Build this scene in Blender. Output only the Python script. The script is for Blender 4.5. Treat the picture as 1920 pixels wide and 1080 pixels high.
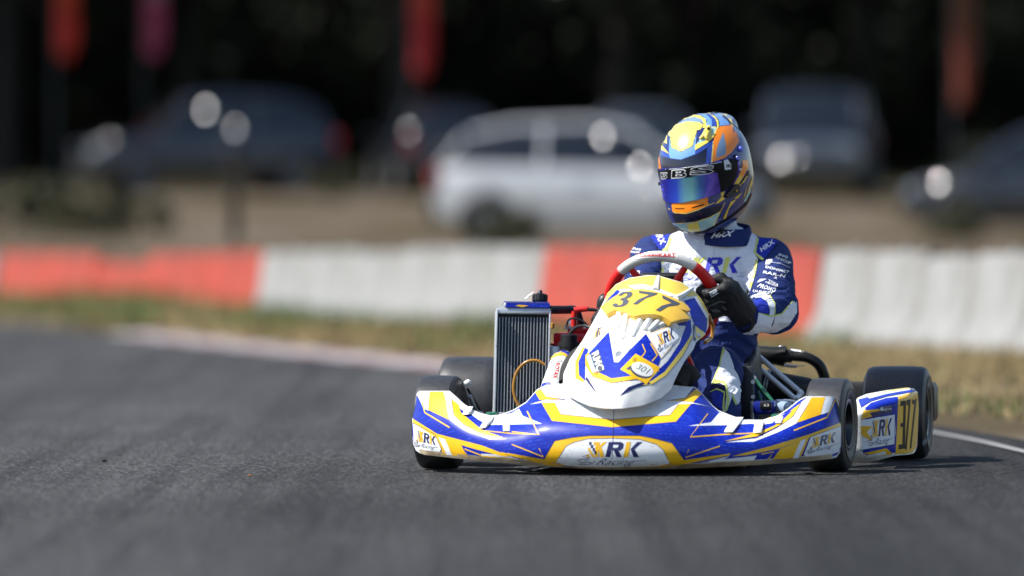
import bpy, bmesh, math, random
import numpy as np
from mathutils import Vector, Matrix
from mathutils.bvhtree import BVHTree
from mathutils.geometry import delaunay_2d_cdt

random.seed(7); RNG = np.random.default_rng(7)
S = bpy.context.scene
for o in list(bpy.data.objects): bpy.data.objects.remove(o)

# ------------------------------------------------------------------ camera
F = 13200.0                                   # focal length in photo pixels (1920 wide)
CAMZ = 0.70
PITCH = math.atan(117.0 / F)                  # horizon sits at photo row 423
cam = bpy.data.cameras.new('camera'); camo = bpy.data.objects.new('camera', cam)
S.collection.objects.link(camo); S.camera = camo
camo.location = (0, 0, CAMZ); camo.rotation_euler = (math.pi / 2 - PITCH, 0, 0)
cam.sensor_width = 36.0; cam.lens = 36.0 * F / 1920.0
cam.clip_start = 0.5; cam.clip_end = 3000
cam.dof.use_dof = True; cam.dof.focus_distance = 20.12
cam.dof.aperture_fstop = 1.95; cam.dof.aperture_ratio = 1.2; cam.dof.aperture_blades = 0
# ------------------------------------------------------------------ sky and sun
SUN = Vector((-0.62, -0.13, 0.77)).normalized()     # towards the sun
W = bpy.data.worlds.new('World'); S.world = W; W.use_nodes = True
nt = W.node_tree; bg = nt.nodes['Background']
sky = nt.nodes.new('ShaderNodeTexSky'); sky.sky_type = 'NISHITA'; sky.sun_disc = False
sky.sun_elevation = math.asin(SUN.z); sky.sun_rotation = math.atan2(SUN.x, SUN.y)
nt.links.new(sky.outputs[0], bg.inputs[0]); bg.inputs[1].default_value = 0.105
sl = bpy.data.lights.new('sun', 'SUN'); sl.energy = 5.0; sl.angle = math.radians(0.53); sl.color = (1, .965, .91)
so = bpy.data.objects.new('sun', sl); S.collection.objects.link(so)
so.rotation_euler = SUN.to_track_quat('Z', 'Y').to_euler(); so.location = (-20, 0, 30)
S.view_settings.view_transform = 'Standard'; S.view_settings.look = 'None'
S.view_settings.exposure = 0.62; S.view_settings.gamma = 1.0; S.view_settings.use_curve_mapping = False
S.render.filter_size = 1.1; S.cycles.max_bounces = 8; S.cycles.sample_clamp_indirect = 6.0

# ------------------------------------------------------------------ helpers
C = S.collection
UPV = Vector((0, math.sin(PITCH), math.cos(PITCH))); FWD = Vector((0, math.cos(PITCH), -math.sin(PITCH)))
CAM = Vector((0, 0, CAMZ))
def ray(px, py):
    return (FWD + Vector((1, 0, 0)) * ((px - 960) / F) - UPV * ((py - 540) / F))
def P(px, py, Y):                            # photo point at world depth Y
    d = ray(px, py); return CAM + d * (Y / d.y)
def G(px, py, z=0.0):                        # photo point on the plane at height z
    d = ray(px, py); return CAM + d * ((z - CAMZ) / d.z)
YAW = math.radians(-9.0)
KO = Vector((0.348, 20.0, 0)); EX = Vector((math.cos(YAW), math.sin(YAW), 0)); EY = Vector((-math.sin(YAW), math.cos(YAW), 0))
EZ = Vector((0, 0, 1))
def K(px, py, yl):                           # photo point on the kart's cross plane yl (metres behind its front axle)
    d = ray(px, py); t = (yl - (CAM - KO).dot(EY)) / d.dot(EY); return CAM + d * t
def KL(x, y, z): return KO + EX * x + EY * y + EZ * z

def lin(h):
    h = h.lstrip('#'); o = []
    for i in (0, 2, 4):
        c = int(h[i:i + 2], 16) / 255.0
        o.append(c / 12.92 if c <= 0.04045 else ((c + 0.055) / 1.055) ** 2.4)
    return (*o, 1.0)
MATS = {}
def mat(name, col, rough=0.5, metal=0.0, coat=0.0, noise=None, bump=None, col2=None, spec=0.5, coatrough=0.08):
    if name in MATS: return MATS[name]
    m = bpy.data.materials.new(name); m.use_nodes = True; n = m.node_tree.nodes; L = m.node_tree.links
    b = n['Principled BSDF']; c = lin(col) if isinstance(col, str) else (*col, 1.0)
    b.inputs['Base Color'].default_value = c; b.inputs['Roughness'].default_value = rough
    b.inputs['Metallic'].default_value = metal; b.inputs['Coat Weight'].default_value = coat
    b.inputs['Coat Roughness'].default_value = coatrough; b.inputs['Specular IOR Level'].default_value = spec
    tc = None
    if noise or bump: tc = n.new('ShaderNodeTexCoord')
    if noise:
        sc, amt = noise
        t = n.new('ShaderNodeTexNoise'); t.inputs['Scale'].default_value = sc; t.inputs['Detail'].default_value = 6
        L.new(tc.outputs['Object'], t.inputs['Vector'])
        r = n.new('ShaderNodeValToRGB'); r.color_ramp.elements[0].position = .32; r.color_ramp.elements[1].position = .68
        c2 = (lin(col2) if isinstance(col2, str) else (*col2, 1.0)) if col2 else tuple(x * (1 - amt) for x in c[:3]) + (1,)
        r.color_ramp.elements[0].color = c2; r.color_ramp.elements[1].color = c
        L.new(t.outputs['Fac'], r.inputs[0]); L.new(r.outputs[0], b.inputs['Base Color'])
    if bump:
        sc, st = bump
        t = n.new('ShaderNodeTexNoise'); t.inputs['Scale'].default_value = sc; t.inputs['Detail'].default_value = 4
        L.new(tc.outputs['Object'], t.inputs['Vector'])
        bp = n.new('ShaderNodeBump'); bp.inputs['Strength'].default_value = st; bp.inputs['Distance'].default_value = 0.004
        L.new(t.outputs['Fac'], bp.inputs['Height']); L.new(bp.outputs[0], b.inputs['Normal'])
    MATS[name] = m; return m

def add_dirt(m, amount=.5, sc=26, col='#6a5a48', stretch=(1, 1, 3)):
    n = m.node_tree.nodes; L = m.node_tree.links; b = n['Principled BSDF']; tc = n.new('ShaderNodeTexCoord'); mp = n.new('ShaderNodeMapping'); mp.inputs['Scale'].default_value = stretch
    L.new(tc.outputs['Object'], mp.inputs[0]); t = n.new('ShaderNodeTexNoise'); t.inputs['Scale'].default_value = sc; t.inputs['Detail'].default_value = 9; t.inputs['Roughness'].default_value = .72; L.new(mp.outputs[0], t.inputs[0])
    r = n.new('ShaderNodeMapRange'); r.inputs[1].default_value = .56; r.inputs[2].default_value = .74; r.inputs[3].default_value = 0; r.inputs[4].default_value = amount; L.new(t.outputs['Fac'], r.inputs[0])
    x = n.new('ShaderNodeMix'); x.data_type = 'RGBA'; L.new(r.outputs[0], x.inputs[0]); x.inputs[7].default_value = lin(col); s = b.inputs['Base Color']
    if s.is_linked: L.new(s.links[0].from_socket, x.inputs[6])
    else: x.inputs[6].default_value = s.default_value
    L.new(x.outputs[2], s); return m
def empty(name, loc, rz=0.0, label=None, cat=None, group=None):
    o = bpy.data.objects.new(name, None); o.location = loc; o.rotation_euler = (0, 0, rz); o.empty_display_size = .1
    C.objects.link(o); tag(o, label, cat, group)
    o['_w'] = 0; del o['_w']
    return o
def tag(o, label=None, cat=None, group=None, kind=None):
    if label: o['label'] = label
    if cat: o['category'] = cat
    if group: o['group'] = group
    if kind: o['kind'] = kind
    return o
def xf(o):
    return Matrix.LocRotScale(o.location, o.rotation_euler, o.scale) if o.parent is None else xf(o.parent) @ Matrix.LocRotScale(o.location, o.rotation_euler, o.scale)
def mk(name, verts, faces, m, parent=None, smooth=True, world=True, mi=None, sharp=None):
    """one mesh object; verts in world space are brought into the parent's space"""
    me = bpy.data.meshes.new(name)
    if parent is not None and world:
        inv = xf(parent).inverted(); verts = [inv @ Vector(v) for v in verts]
    me.from_pydata([tuple(v) for v in verts], [], [tuple(f) for f in faces])
    ms = m if isinstance(m, (list, tuple)) else [m]
    for x in ms: me.materials.append(x)
    if mi is not None: me.polygons.foreach_set('material_index', mi)
    me.polygons.foreach_set('use_smooth', [smooth] * len(me.polygons))
    me.validate(); me.update()
    if sharp is not None: me.set_sharp_from_angle(angle=math.radians(sharp))
    o = bpy.data.objects.new(name, me); C.objects.link(o)
    if parent is not None: o.parent = parent
    return o
class MB:                                    # collects several shapes into one mesh
    def __init__(s): s.v = []; s.f = []; s.m = []
    def add(s, v, f, mi=0):
        k = len(s.v); s.v += [Vector(x) for x in v]; s.f += [tuple(i + k for i in q) for q in f]; s.m += [mi] * len(f); return s
    def build(s, name, m, parent=None, smooth=True, world=True, sharp=40):
        return mk(name, s.v, s.f, m, parent, smooth, world, s.m, sharp)
def catmull(pts, n=8):
    pts = [Vector(p) for p in pts]
    if len(pts) < 3: return pts
    out = []; q = [pts[0] * 2 - pts[1]] + pts + [pts[-1] * 2 - pts[-2]]
    for i in range(1, len(q) - 2):
        for k in range(n):
            t = k / n; a, b, c, d = q[i - 1:i + 3]
            out.append(.5 * ((2 * b) + (c - a) * t + (2 * a - 5 * b + 4 * c - d) * t * t + (3 * b - a - 3 * c + d) * t ** 3))
    out.append(pts[-1]); return out
def tube(pts, r, seg=12, n=8, cap=True, smooth=True):
    p = catmull(pts, n) if (len(pts) > 2 and smooth) else [Vector(x) for x in pts]
    rs = r if isinstance(r, (list, tuple)) else None
    v = []; f = []; up = None
    for i, c in enumerate(p):
        t = (p[min(i + 1, len(p) - 1)] - p[max(i - 1, 0)]).normalized()
        if up is None:
            up = Vector((0, 0, 1)) if abs(t.z) < .9 else Vector((1, 0, 0))
        a = t.cross(up).normalized(); up = a.cross(t).normalized()
        if rs:
            u = i / (len(p) - 1) * (len(rs) - 1); k = min(int(u), len(rs) - 2); rr = rs[k] + (rs[k + 1] - rs[k]) * (u - k)
        else: rr = r
        for j in range(seg):
            an = 2 * math.pi * j / seg; v.append(c + a * (math.cos(an) * rr) + up * (math.sin(an) * rr))
    for i in range(len(p) - 1):
        for j in range(seg):
            f.append((i * seg + j, i * seg + (j + 1) % seg, (i + 1) * seg + (j + 1) % seg, (i + 1) * seg + j))
    if cap:
        f.append(tuple(range(seg - 1, -1, -1))); b = (len(p) - 1) * seg; f.append(tuple(range(b, b + seg)))
    return v, f
def box(c, ax, ay, az, bev=0.0):
    """box by centre and three half-axis vectors, edges bevelled"""
    c = Vector(c); bm = bmesh.new()
    vs = [bm.verts.new(c + ax * i + ay * j + az * k) for i in (-1, 1) for j in (-1, 1) for k in (-1, 1)]
    for q in ((0, 1, 3, 2), (4, 6, 7, 5), (0, 4, 5, 1), (2, 3, 7, 6), (0, 2, 6, 4), (1, 5, 7, 3)): bm.faces.new([vs[i] for i in q])
    bmesh.ops.recalc_face_normals(bm, faces=bm.faces)
    if bev: bmesh.ops.bevel(bm, geom=bm.edges[:], offset=bev, segments=2, affect='EDGES', profile=.5)
    bm.verts.index_update(); v = [x.co.copy() for x in bm.verts]; f = [[x.index for x in q.verts] for q in bm.faces]; bm.free(); return v, f
def lathe(prof, c, axis, seg=48, ref=None, closed=False):
    """prof: list of (along axis, radius)"""
    axis = Vector(axis).normalized(); c = Vector(c)
    a = axis.cross(ref or Vector((0, 0, 1)) if abs(axis.z) < .9 else Vector((1, 0, 0))).normalized(); b = axis.cross(a)
    v = []; f = []
    for (x, r) in prof:
        for j in range(seg):
            an = 2 * math.pi * j / seg; v.append(c + axis * x + (a * math.cos(an) + b * math.sin(an)) * r)
    n = len(prof)
    for i in range(n if closed else n - 1):
        k = (i + 1) % n
        for j in range(seg):
            f.append((i * seg + j, i * seg + (j + 1) % seg, k * seg + (j + 1) % seg, k * seg + j))
    return v, f
# ---- signed distance shapes turned into one continuous surface
def sdf_mesh(fn, lo, hi, vox, newton=2):
    lo = np.array(lo, float); hi = np.array(hi, float)
    n = np.ceil((hi - lo) / vox).astype(int) + 1
    ax = [lo[i] + vox * np.arange(n[i]) for i in range(3)]
    g = np.stack(np.meshgrid(*ax, indexing='ij'), -1).reshape(-1, 3)
    val = fn(g).reshape(n); ins = val < 0
    acc = np.zeros((n[0] - 1, n[1] - 1, n[2] - 1, 3)); cnt = np.zeros((n[0] - 1, n[1] - 1, n[2] - 1))
    idx = np.stack(np.meshgrid(*[np.arange(k - 1) for k in n], indexing='ij'), -1).astype(float)
    def sl(o): return tuple(slice(o[i], n[i] - 1 + o[i]) for i in range(3))
    cs = [(i, j, k) for i in (0, 1) for j in (0, 1) for k in (0, 1)]
    for a in cs:
        for d in range(3):
            if a[d]: continue
            b = list(a); b[d] = 1
            va, vb = val[sl(a)], val[sl(b)]; m = (va < 0) != (vb < 0)
            t = np.where(m, va / np.where(m, va - vb, 1), 0)
            p = np.array(a, float) + idx; p[..., d] += t
            acc += p * m[..., None]; cnt += m
    act = cnt > 0; ids = -np.ones(cnt.shape, int); ids[act] = np.arange(act.sum())
    V = acc[act] / cnt[act][:, None] * vox + lo
    Fc = []
    for d in range(3):
        e1, e2 = [(1, 2), (2, 0), (0, 1)][d]
        s0 = [slice(1, n[i] - 1) for i in range(3)]; s0[d] = slice(0, n[d] - 1); s1 = list(s0); s1[d] = slice(1, n[d])
        a, b = ins[tuple(s0)], ins[tuple(s1)]; m = a != b
        w = np.argwhere(m)
        if not len(w): continue
        off = np.array([1, 1, 1]); off[d] = 0
        base = w + off; fl = a[m]
        def cid(o1, o2):
            q = base.copy(); q[:, e1] += o1; q[:, e2] += o2; return ids[q[:, 0], q[:, 1], q[:, 2]]
        q = np.stack([cid(-1, -1), cid(0, -1), cid(0, 0), cid(-1, 0)], 1)
        q[~fl] = q[~fl][:, ::-1]; Fc.append(q)
    Fc = np.concatenate(Fc); Fc = Fc[(Fc >= 0).all(1)]
    e = vox * .25
    for _ in range(newton):
        f0 = fn(V); gr = np.stack([(fn(V + np.eye(3)[i] * e) - fn(V - np.eye(3)[i] * e)) / (2 * e) for i in range(3)], 1)
        V = V - np.clip(f0, -vox, vox)[:, None] * gr / np.maximum((gr ** 2).sum(1), .25)[:, None]
    return V, Fc
def smin(a, b, k):
    h = np.clip(.5 + .5 * (b - a) / k, 0, 1); return b + (a - b) * h - k * h * (1 - h)
def cone(p, a, b, ra, rb):
    a = np.array(a); b = np.array(b); ba = b - a; pa = p - a; h = np.clip(pa @ ba / (ba @ ba), 0, 1)
    return np.linalg.norm(pa - h[:, None] * ba, axis=1) - (ra + (rb - ra) * h)
def ell(p, c, ax, r):
    q = np.stack([(p - np.array(c)) @ np.array(a) for a in ax], 1); r = np.array(r)
    k0 = np.linalg.norm(q / r, axis=1); k1 = np.linalg.norm(q / r ** 2, axis=1)
    return k0 * (k0 - 1) / np.maximum(k1, 1e-6)
# ---- printed graphics: outlines laid on a surface as thin stickers
def bvh_of(objs):
    vs = []; fs = []
    for o in objs:
        M = xf(o.parent) if o.parent else Matrix.Identity(4); k = len(vs)
        vs += [M @ v.co for v in o.data.vertices]; fs += [[i + k for i in p.vertices] for p in o.data.polygons]
    return BVHTree.FromPolygons(vs, fs)
def inpoly(pts, poly):
    x, y = pts[:, 0], pts[:, 1]; r = np.zeros(len(pts), bool); n = len(poly)
    for i in range(n):
        x1, y1 = poly[i]; x2, y2 = poly[i - 1]
        c = ((y1 > y) != (y2 > y)) & (x < (x2 - x1) * (y - y1) / ((y2 - y1) or 1e-9) + x1); r ^= c
    return r
def tri_poly(poly, step):
    poly = [tuple(p) for p in poly]; q = []
    for i, p in enumerate(poly):
        a = np.array(p); b = np.array(poly[(i + 1) % len(poly)]); k = max(1, int(np.linalg.norm(b - a) / step))
        q += [tuple(a + (b - a) * j / k) for j in range(k)]
    A = np.array(q); lo = A.min(0); hi = A.max(0)
    gx, gy = np.meshgrid(np.arange(lo[0], hi[0], step), np.arange(lo[1], hi[1], step)); g = np.stack([gx.ravel(), gy.ravel()], 1)
    g[:, 0] += (np.round((g[:, 1] - lo[1]) / step) % 2) * step / 2
    g = g[inpoly(g, q)] if len(g) else g
    if len(g):
        ok = np.ones(len(g), bool)
        for p in A: ok &= ((g - p) ** 2).sum(1) > (step * .5) ** 2
        g = g[ok]
    nb = len(q); vv = [Vector((x, y)) for x, y in q] + [Vector((x, y)) for x, y in g]
    ov, oe, of, *_ = delaunay_2d_cdt(vv, [(i, (i + 1) % nb) for i in range(nb)], [], 1, 1e-4)
    if not of: return [], []
    ct = np.array([[sum(ov[i].x for i in f) / 3, sum(ov[i].y for i in f) / 3] for f in of]); keep = inpoly(ct, q)
    return [(v.x, v.y) for v in ov], [f for f, k in zip(of, keep) if k]
_txt = {}
def text_tris(s, bold=0.0, shear=0.0):
    key = (s, bold, shear)
    if key in _txt: return _txt[key]
    cu = bpy.data.curves.new('lettering', 'FONT'); cu.body = s; cu.offset = bold; cu.shear = shear; cu.resolution_u = 3; cu.space_character = 1.0 + bold * 2
    o = bpy.data.objects.new('lettering', cu); me = o.to_mesh()
    me.calc_loop_triangles()
    v = [(a.co.x, a.co.y) for a in me.vertices]; f = [tuple(t.vertices) for t in me.loop_triangles]
    o.to_mesh_clear(); bpy.data.objects.remove(o); bpy.data.curves.remove(cu)
    A = np.array(v); lo = A.min(0); hi = A.max(0); v = [((x - lo[0]) / (hi[0] - lo[0]), (hi[1] - y) / (hi[1] - lo[1])) for x, y in v]
    _txt[key] = (v, f); return v, f
def quadmap(q, u, v):
    (x0, y0), (x1, y1), (x2, y2), (x3, y3) = q
    return ((x0 * (1 - u) + x1 * u) * (1 - v) + (x3 * (1 - u) + x2 * u) * v, (y0 * (1 - u) + y1 * u) * (1 - v) + (y3 * (1 - u) + y2 * u) * v)
def zoomed(x0, y0, s): return lambda *pts: [(x0 + x / s, y0 + y / s) for x, y in pts]
class Kit:
    def __init__(s, bvh, base=.0007, lift=.0003, step=4.5):
        s.bvh = bvh; s.base = base; s.lift = lift; s.step = step; s.v = []; s.f = []; s.m = []; s.mats = []
    def put(s, pv, f, m, layer):
        hit = []
        for (x, y) in pv:
            d = ray(x, y).normalized(); h = s.bvh.ray_cast(CAM, d); hit.append(h if h[0] is not None else None)
        good = [i for i, h in enumerate(hit) if h]
        if not good: return
        A = np.array([pv[i] for i in good]); out = []
        for i, (x, y) in enumerate(pv):
            h = hit[i]; d = ray(x, y).normalized()
            if h is None:
                dist = ((A - np.array((x, y))) ** 2).sum(1); j = int(dist.argmin())
                if dist[j] > 400: out.append(None); continue
                nr = s.bvh.find_nearest(CAM + d * hit[good[j]][3]); co, no = nr[0], nr[1]
            else: co, no = h[0], h[1]
            if no.dot(d) > 0: no = -no
            out.append(co + no * (s.base + s.lift * layer))
        if m not in s.mats: s.mats.append(m)
        k = len(s.v); mi = s.mats.index(m); mp = {}
        for t in f:
            if any(out[i] is None for i in t): continue
            a, b, c = (out[i] for i in t)
            if max((a - b).length, (b - c).length, (c - a).length) > .09: continue
            if (b - a).cross(c - a).dot(a - CAM) > 0: t = (t[0], t[2], t[1])
            for i in t:
                if i not in mp: mp[i] = len(s.v); s.v.append(out[i])
            s.f.append(tuple(mp[i] for i in t)); s.m.append(mi)
    def poly(s, pts, m, layer=0, step=None):
        v, f = tri_poly(pts, step or s.step)
        if f: s.put(v, f, m, layer)
        return s
    def line(s, pts, w, m, layer=0):
        n = len(pts); L = []; R = []
        for i in range(n):
            a = Vector(pts[max(i - 1, 0)]); b = Vector(pts[min(i + 1, n - 1)]); d = (b - a).normalized(); nn = Vector((-d.y, d.x)) * (w / 2)
            p = Vector(pts[i]); L.append(tuple(p + nn)); R.append(tuple(p - nn))
        for i in range(n - 1): s.poly([L[i], L[i + 1], R[i + 1], R[i]], m, layer, 8)
        return s
    def text(s, t, quad, m, layer=3, bold=0.0, shear=0.0):
        v, f = text_tris(t, bold, shear); v = [quadmap(quad, *p) for p in v]; f = list(f)
        for _ in range(4):                    # split long triangles so that letters follow the curve
            if max(max(math.dist(v[t_[i]], v[t_[i - 1]]) for i in range(3)) for t_ in f) < 4.5: break
            mid = {}; nf = []
            def mp_(i, j):
                k = (min(i, j), max(i, j))
                if k not in mid: mid[k] = len(v); v.append(((v[i][0] + v[j][0]) / 2, (v[i][1] + v[j][1]) / 2))
                return mid[k]
            for (i, j, k) in f:
                x, y, z = mp_(i, j), mp_(j, k), mp_(k, i); nf += [(i, x, z), (x, j, y), (z, y, k), (x, y, z)]
            f = nf
        s.put(v, f, m, layer); return s
    def upoly(s, quad, pts, m, layer=3, step=4.5):
        return s.poly([quadmap(quad, u, v) for u, v in pts], m, layer, step)
    def build(s, name, parent): return mk(name, s.v, s.f, s.mats, parent, True, True, s.m)
def shell(name, verts, faces, m, parent, thick, smooth=True):
    """thickened shell: front faces plus an offset back and a rim"""
    n = len(verts); V = [Vector(v) for v in verts]; N = [Vector() for _ in V]
    ff = []
    for f in faces:
        a, b, c = V[f[0]], V[f[1]], V[f[2]]; nn = (b - a).cross(c - a)
        if nn.dot(a - CAM) > 0: f = tuple(reversed(f)); nn = -nn
        ff.append(tuple(f))
        for i in f: N[i] += nn
    back = [v - nn.normalized() * thick for v, nn in zip(V, N)]
    ec = {}
    for f in ff:
        for i in range(len(f)):
            e = (f[i], f[(i + 1) % len(f)]); ec[e] = 1
    rim = [(a, b) for (a, b) in ec if (b, a) not in ec]
    fs = ff + [tuple(i + n for i in reversed(f)) for f in ff] + [(b, a, a + n, b + n) for a, b in rim]
    return mk(name, V + back, fs, m, parent, smooth, True, None, 50)
def relax(fv, f, it=3):
    nb = [set() for _ in fv]; rim = {}
    for t in f:
        for i in range(3):
            nb[t[i]] |= {t[(i + 1) % 3], t[(i + 2) % 3]}; e = tuple(sorted((t[i], t[(i + 1) % 3]))); rim[e] = rim.get(e, 0) + 1
    bd = {i for e, c in rim.items() if c == 1 for i in e}
    for _ in range(it): fv = [p if i in bd or not nb[i] else p * .5 + sum((fv[j] for j in nb[i]), Vector()) * (.5 / len(nb[i])) for i, p in enumerate(fv)]
    return fv
def copy_tree(o, parent=None):
    c = o.copy(); C.objects.link(c); c.parent = parent
    for ch in [x for x in bpy.data.objects if x.parent == o]: copy_tree(ch, c)
    return c
# ================================================================== SETTING
EDGE = [(-20, 3.2), (0, 2.75), (15, 2.15), (22.7, 1.68), (24.5, 1.5), (34.3, -.36), (39, -1.36), (44.6, -2.47), (50.8, -3.7), (56, -6.5), (60, -12), (63, -24), (66, -90), (2000, -2000)]
def edgeX(Y): return np.interp(Y, [e[0] for e in EDGE], [e[1] for e in EDGE])
BAR = [(-200, 120), (-40, 76), (-14, 69), (-8, 66), (-4.46, 62), (-1.875, 55), (.27, 47), (1.83, 40.5), (2.55, 38.2), (2.95, 37), (5.5, 30), (8, 26), (200, 26)]
def barY(X): return np.interp(X, [e[0] for e in BAR], [e[1] for e in BAR])
def sm(t): t = np.clip(t, 0, 1); return t * t * (3 - 2 * t)
def HT(Y): return np.interp(Y, [60, 75, 84, 91, 100, 117, 130, 160, 300, 800], [.12, .32, .46, .52, .74, 1.22, 1.6, 2.4, 6, 10])
def height(X, Y):
    X = np.asarray(X, float); Y = np.asarray(Y, float)
    d = X - edgeX(Y); w = sm(d / .9); yb = barY(X); z0 = np.interp(X, [-3, 0], [-.10, 0])
    mound = .16 * sm((X + 1.2) / -1.8) * sm((Y - yb + 7) / 4) * sm((yb - .4 - Y) / 1.5)
    front = w * (z0 * sm((Y - yb + 6) / 4) + mound + .02)
    t = sm((Y - yb - 1) / np.maximum(74 - yb, 5)); back = z0 + (HT(Y) - z0) * t
    back = np.where(X > 6, np.maximum(back, 0), back)
    return np.where(Y <= yb + 1, front, np.where(d > 0, back, np.where(Y > 70, back, 0)))

def ground_mat():
    m = bpy.data.materials.new('dry_ground'); m.use_nodes = True; n = m.node_tree.nodes; L = m.node_tree.links; b = n['Principled BSDF']
    b.inputs['Roughness'].default_value = .95; b.inputs['Specular IOR Level'].default_value = .1
    tc = n.new('ShaderNodeTexCoord'); mp = n.new('ShaderNodeMapping'); mp.inputs['Scale'].default_value = (1, .35, 1); L.new(tc.outputs['Object'], mp.inputs[0])
    t = n.new('ShaderNodeTexNoise'); t.inputs['Scale'].default_value = .55; t.inputs['Detail'].default_value = 7; L.new(mp.outputs[0], t.inputs[0])
    r = n.new('ShaderNodeValToRGB'); e = r.color_ramp.elements
    e[0].position = .33; e[0].color = lin('#463e2a'); e[1].position = .72; e[1].color = lin('#776b5f')
    k = e.new(.45); k.color = lin('#5b503c'); k = e.new(.56); k.color = lin('#6d6255')
    L.new(t.outputs['Fac'], r.inputs[0])
    t2 = n.new('ShaderNodeTexNoise'); t2.inputs['Scale'].default_value = 22; t2.inputs['Detail'].default_value = 5; L.new(tc.outputs['Object'], t2.inputs[0])
    mx = n.new('ShaderNodeMix'); mx.data_type = 'RGBA'; mx.blend_type = 'MULTIPLY'; mx.inputs[0].default_value = .55
    L.new(r.outputs[0], mx.inputs[6]); L.new(t2.outputs['Fac'], mx.inputs[7])
    L.new(mx.outputs[2], b.inputs['Base Color'])
    bp = n.new('ShaderNodeBump'); bp.inputs['Strength'].default_value = .6; bp.inputs['Distance'].default_value = .03; L.new(t2.outputs['Fac'], bp.inputs['Height']); L.new(bp.outputs[0], b.inputs['Normal'])
    return m
def asphalt_mat():
    m = bpy.data.materials.new('asphalt'); m.use_nodes = True; n = m.node_tree.nodes; L = m.node_tree.links; b = n['Principled BSDF']
    tc = n.new('ShaderNodeTexCoord')
    def noise(sc, det=4, scale3=None, rough=.55):
        t = n.new('ShaderNodeTexNoise'); t.inputs['Scale'].default_value = sc; t.inputs['Detail'].default_value = det; t.inputs['Roughness'].default_value = rough
        if scale3:
            mp = n.new('ShaderNodeMapping'); mp.inputs['Scale'].default_value = scale3; mp.inputs['Rotation'].default_value = (0, 0, math.radians(10))
            L.new(tc.outputs['Object'], mp.inputs[0]); L.new(mp.outputs[0], t.inputs[0])
        else: L.new(tc.outputs['Object'], t.inputs[0])
        return t
    v = n.new('ShaderNodeTexVoronoi'); v.inputs['Scale'].default_value = 120; L.new(tc.outputs['Object'], v.inputs['Vector'])
    grain = noise(330, 3); big = noise(.5, 5); lane = noise(1.0, 5, (1.7, .09, 1)); streak = noise(3.5, 3, (2.6, .05, 1))
    r = n.new('ShaderNodeValToRGB'); e = r.color_ramp.elements
    e[0].position = .1; e[0].color = (.010, .010, .0103, 1); e[1].position = .97; e[1].color = (.18, .18, .182, 1); k = e.new(.6); k.color = (.041, .041, .0416, 1)
    L.new(v.outputs['Color'], r.inputs[0])
    def mul(a, bb, lo, hi, p0=.3, p1=.7):
        rr = n.new('ShaderNodeMapRange'); rr.inputs[1].default_value = p0; rr.inputs[2].default_value = p1; rr.inputs[3].default_value = lo; rr.inputs[4].default_value = hi
        L.new(bb, rr.inputs[0]); x = n.new('ShaderNodeVectorMath'); x.operation = 'SCALE'; L.new(a, x.inputs[0]); L.new(rr.outputs[0], x.inputs['Scale']); return x.outputs[0]
    c = mul(r.outputs[0], grain.outputs['Fac'], .55, 1.45); c = mul(c, big.outputs['Fac'], .82, 1.15); c = mul(c, lane.outputs['Fac'], .74, 1.12, .36, .6); c = mul(c, streak.outputs['Fac'], .72, 1.06, .34, .5)
    # tone grows darker towards the right and the near end, wavy border
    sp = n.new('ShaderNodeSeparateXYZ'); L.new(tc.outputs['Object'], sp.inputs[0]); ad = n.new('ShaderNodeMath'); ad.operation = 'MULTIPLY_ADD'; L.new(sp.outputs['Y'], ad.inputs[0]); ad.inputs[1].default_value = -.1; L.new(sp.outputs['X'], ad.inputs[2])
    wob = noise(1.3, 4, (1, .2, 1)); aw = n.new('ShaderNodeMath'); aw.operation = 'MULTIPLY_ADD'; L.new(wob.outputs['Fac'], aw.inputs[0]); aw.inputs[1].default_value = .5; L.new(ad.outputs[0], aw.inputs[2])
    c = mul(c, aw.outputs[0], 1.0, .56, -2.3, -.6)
    L.new(c, b.inputs['Base Color'])
    b.inputs['Roughness'].default_value = .85; b.inputs['Specular IOR Level'].default_value = .15
    bp = n.new('ShaderNodeBump'); bp.inputs['Strength'].default_value = .8; bp.inputs['Distance'].default_value = .004
    L.new(v.outputs['Distance'], bp.inputs['Height']); L.new(bp.outputs[0], b.inputs['Normal'])
    return m
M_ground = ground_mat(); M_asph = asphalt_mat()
xs = np.concatenate([[-900, -400, -150, -70], np.arange(-40, -12, 3.), np.arange(-12, 8, .4), np.arange(8, 40, 3.), [70, 150, 400, 900]])
ys = np.concatenate([[-120, -40, -10], np.arange(0, 20, 2.), np.arange(20, 80, .6), np.arange(80, 170, 3.), [200, 300, 500, 900, 2200]])
gx, gy = np.meshgrid(xs, ys); gz = height(gx, gy); nx, ny = len(xs), len(ys)
V = np.stack([gx.ravel(), gy.ravel(), gz.ravel()], 1)
fc = [(j * nx + i, j * nx + i + 1, (j + 1) * nx + i + 1, (j + 1) * nx + i) for j in range(ny - 1) for i in range(nx - 1)]
tag(mk('ground', V, fc, M_ground), kind='structure')
wx = np.linspace(-60, 60, 61); wy = np.concatenate([np.arange(118, 170, 2.), [200, 300]]); wgx, wgy = np.meshgrid(wx, wy); edge_w = np.sin(wgx * .9) * .8 + np.sin(wgx * 2.3) * .4
wgy = np.where(wgy < 119, wgy + 1.2 + edge_w, wgy); wz = height(wgx, wgy) + .03; nw = len(wx)
tag(mk('woodland_floor', np.stack([wgx.ravel(), wgy.ravel(), wz.ravel()], 1), [(j * nw + i, j * nw + i + 1, (j + 1) * nw + i + 1, (j + 1) * nw + i) for j in range(len(wy) - 1) for i in range(nw - 1)], mat('leaf_litter', '#2c2a1c', .95, noise=(.8, .4), col2='#1c2012', spec=.1)), kind='structure')
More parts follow.
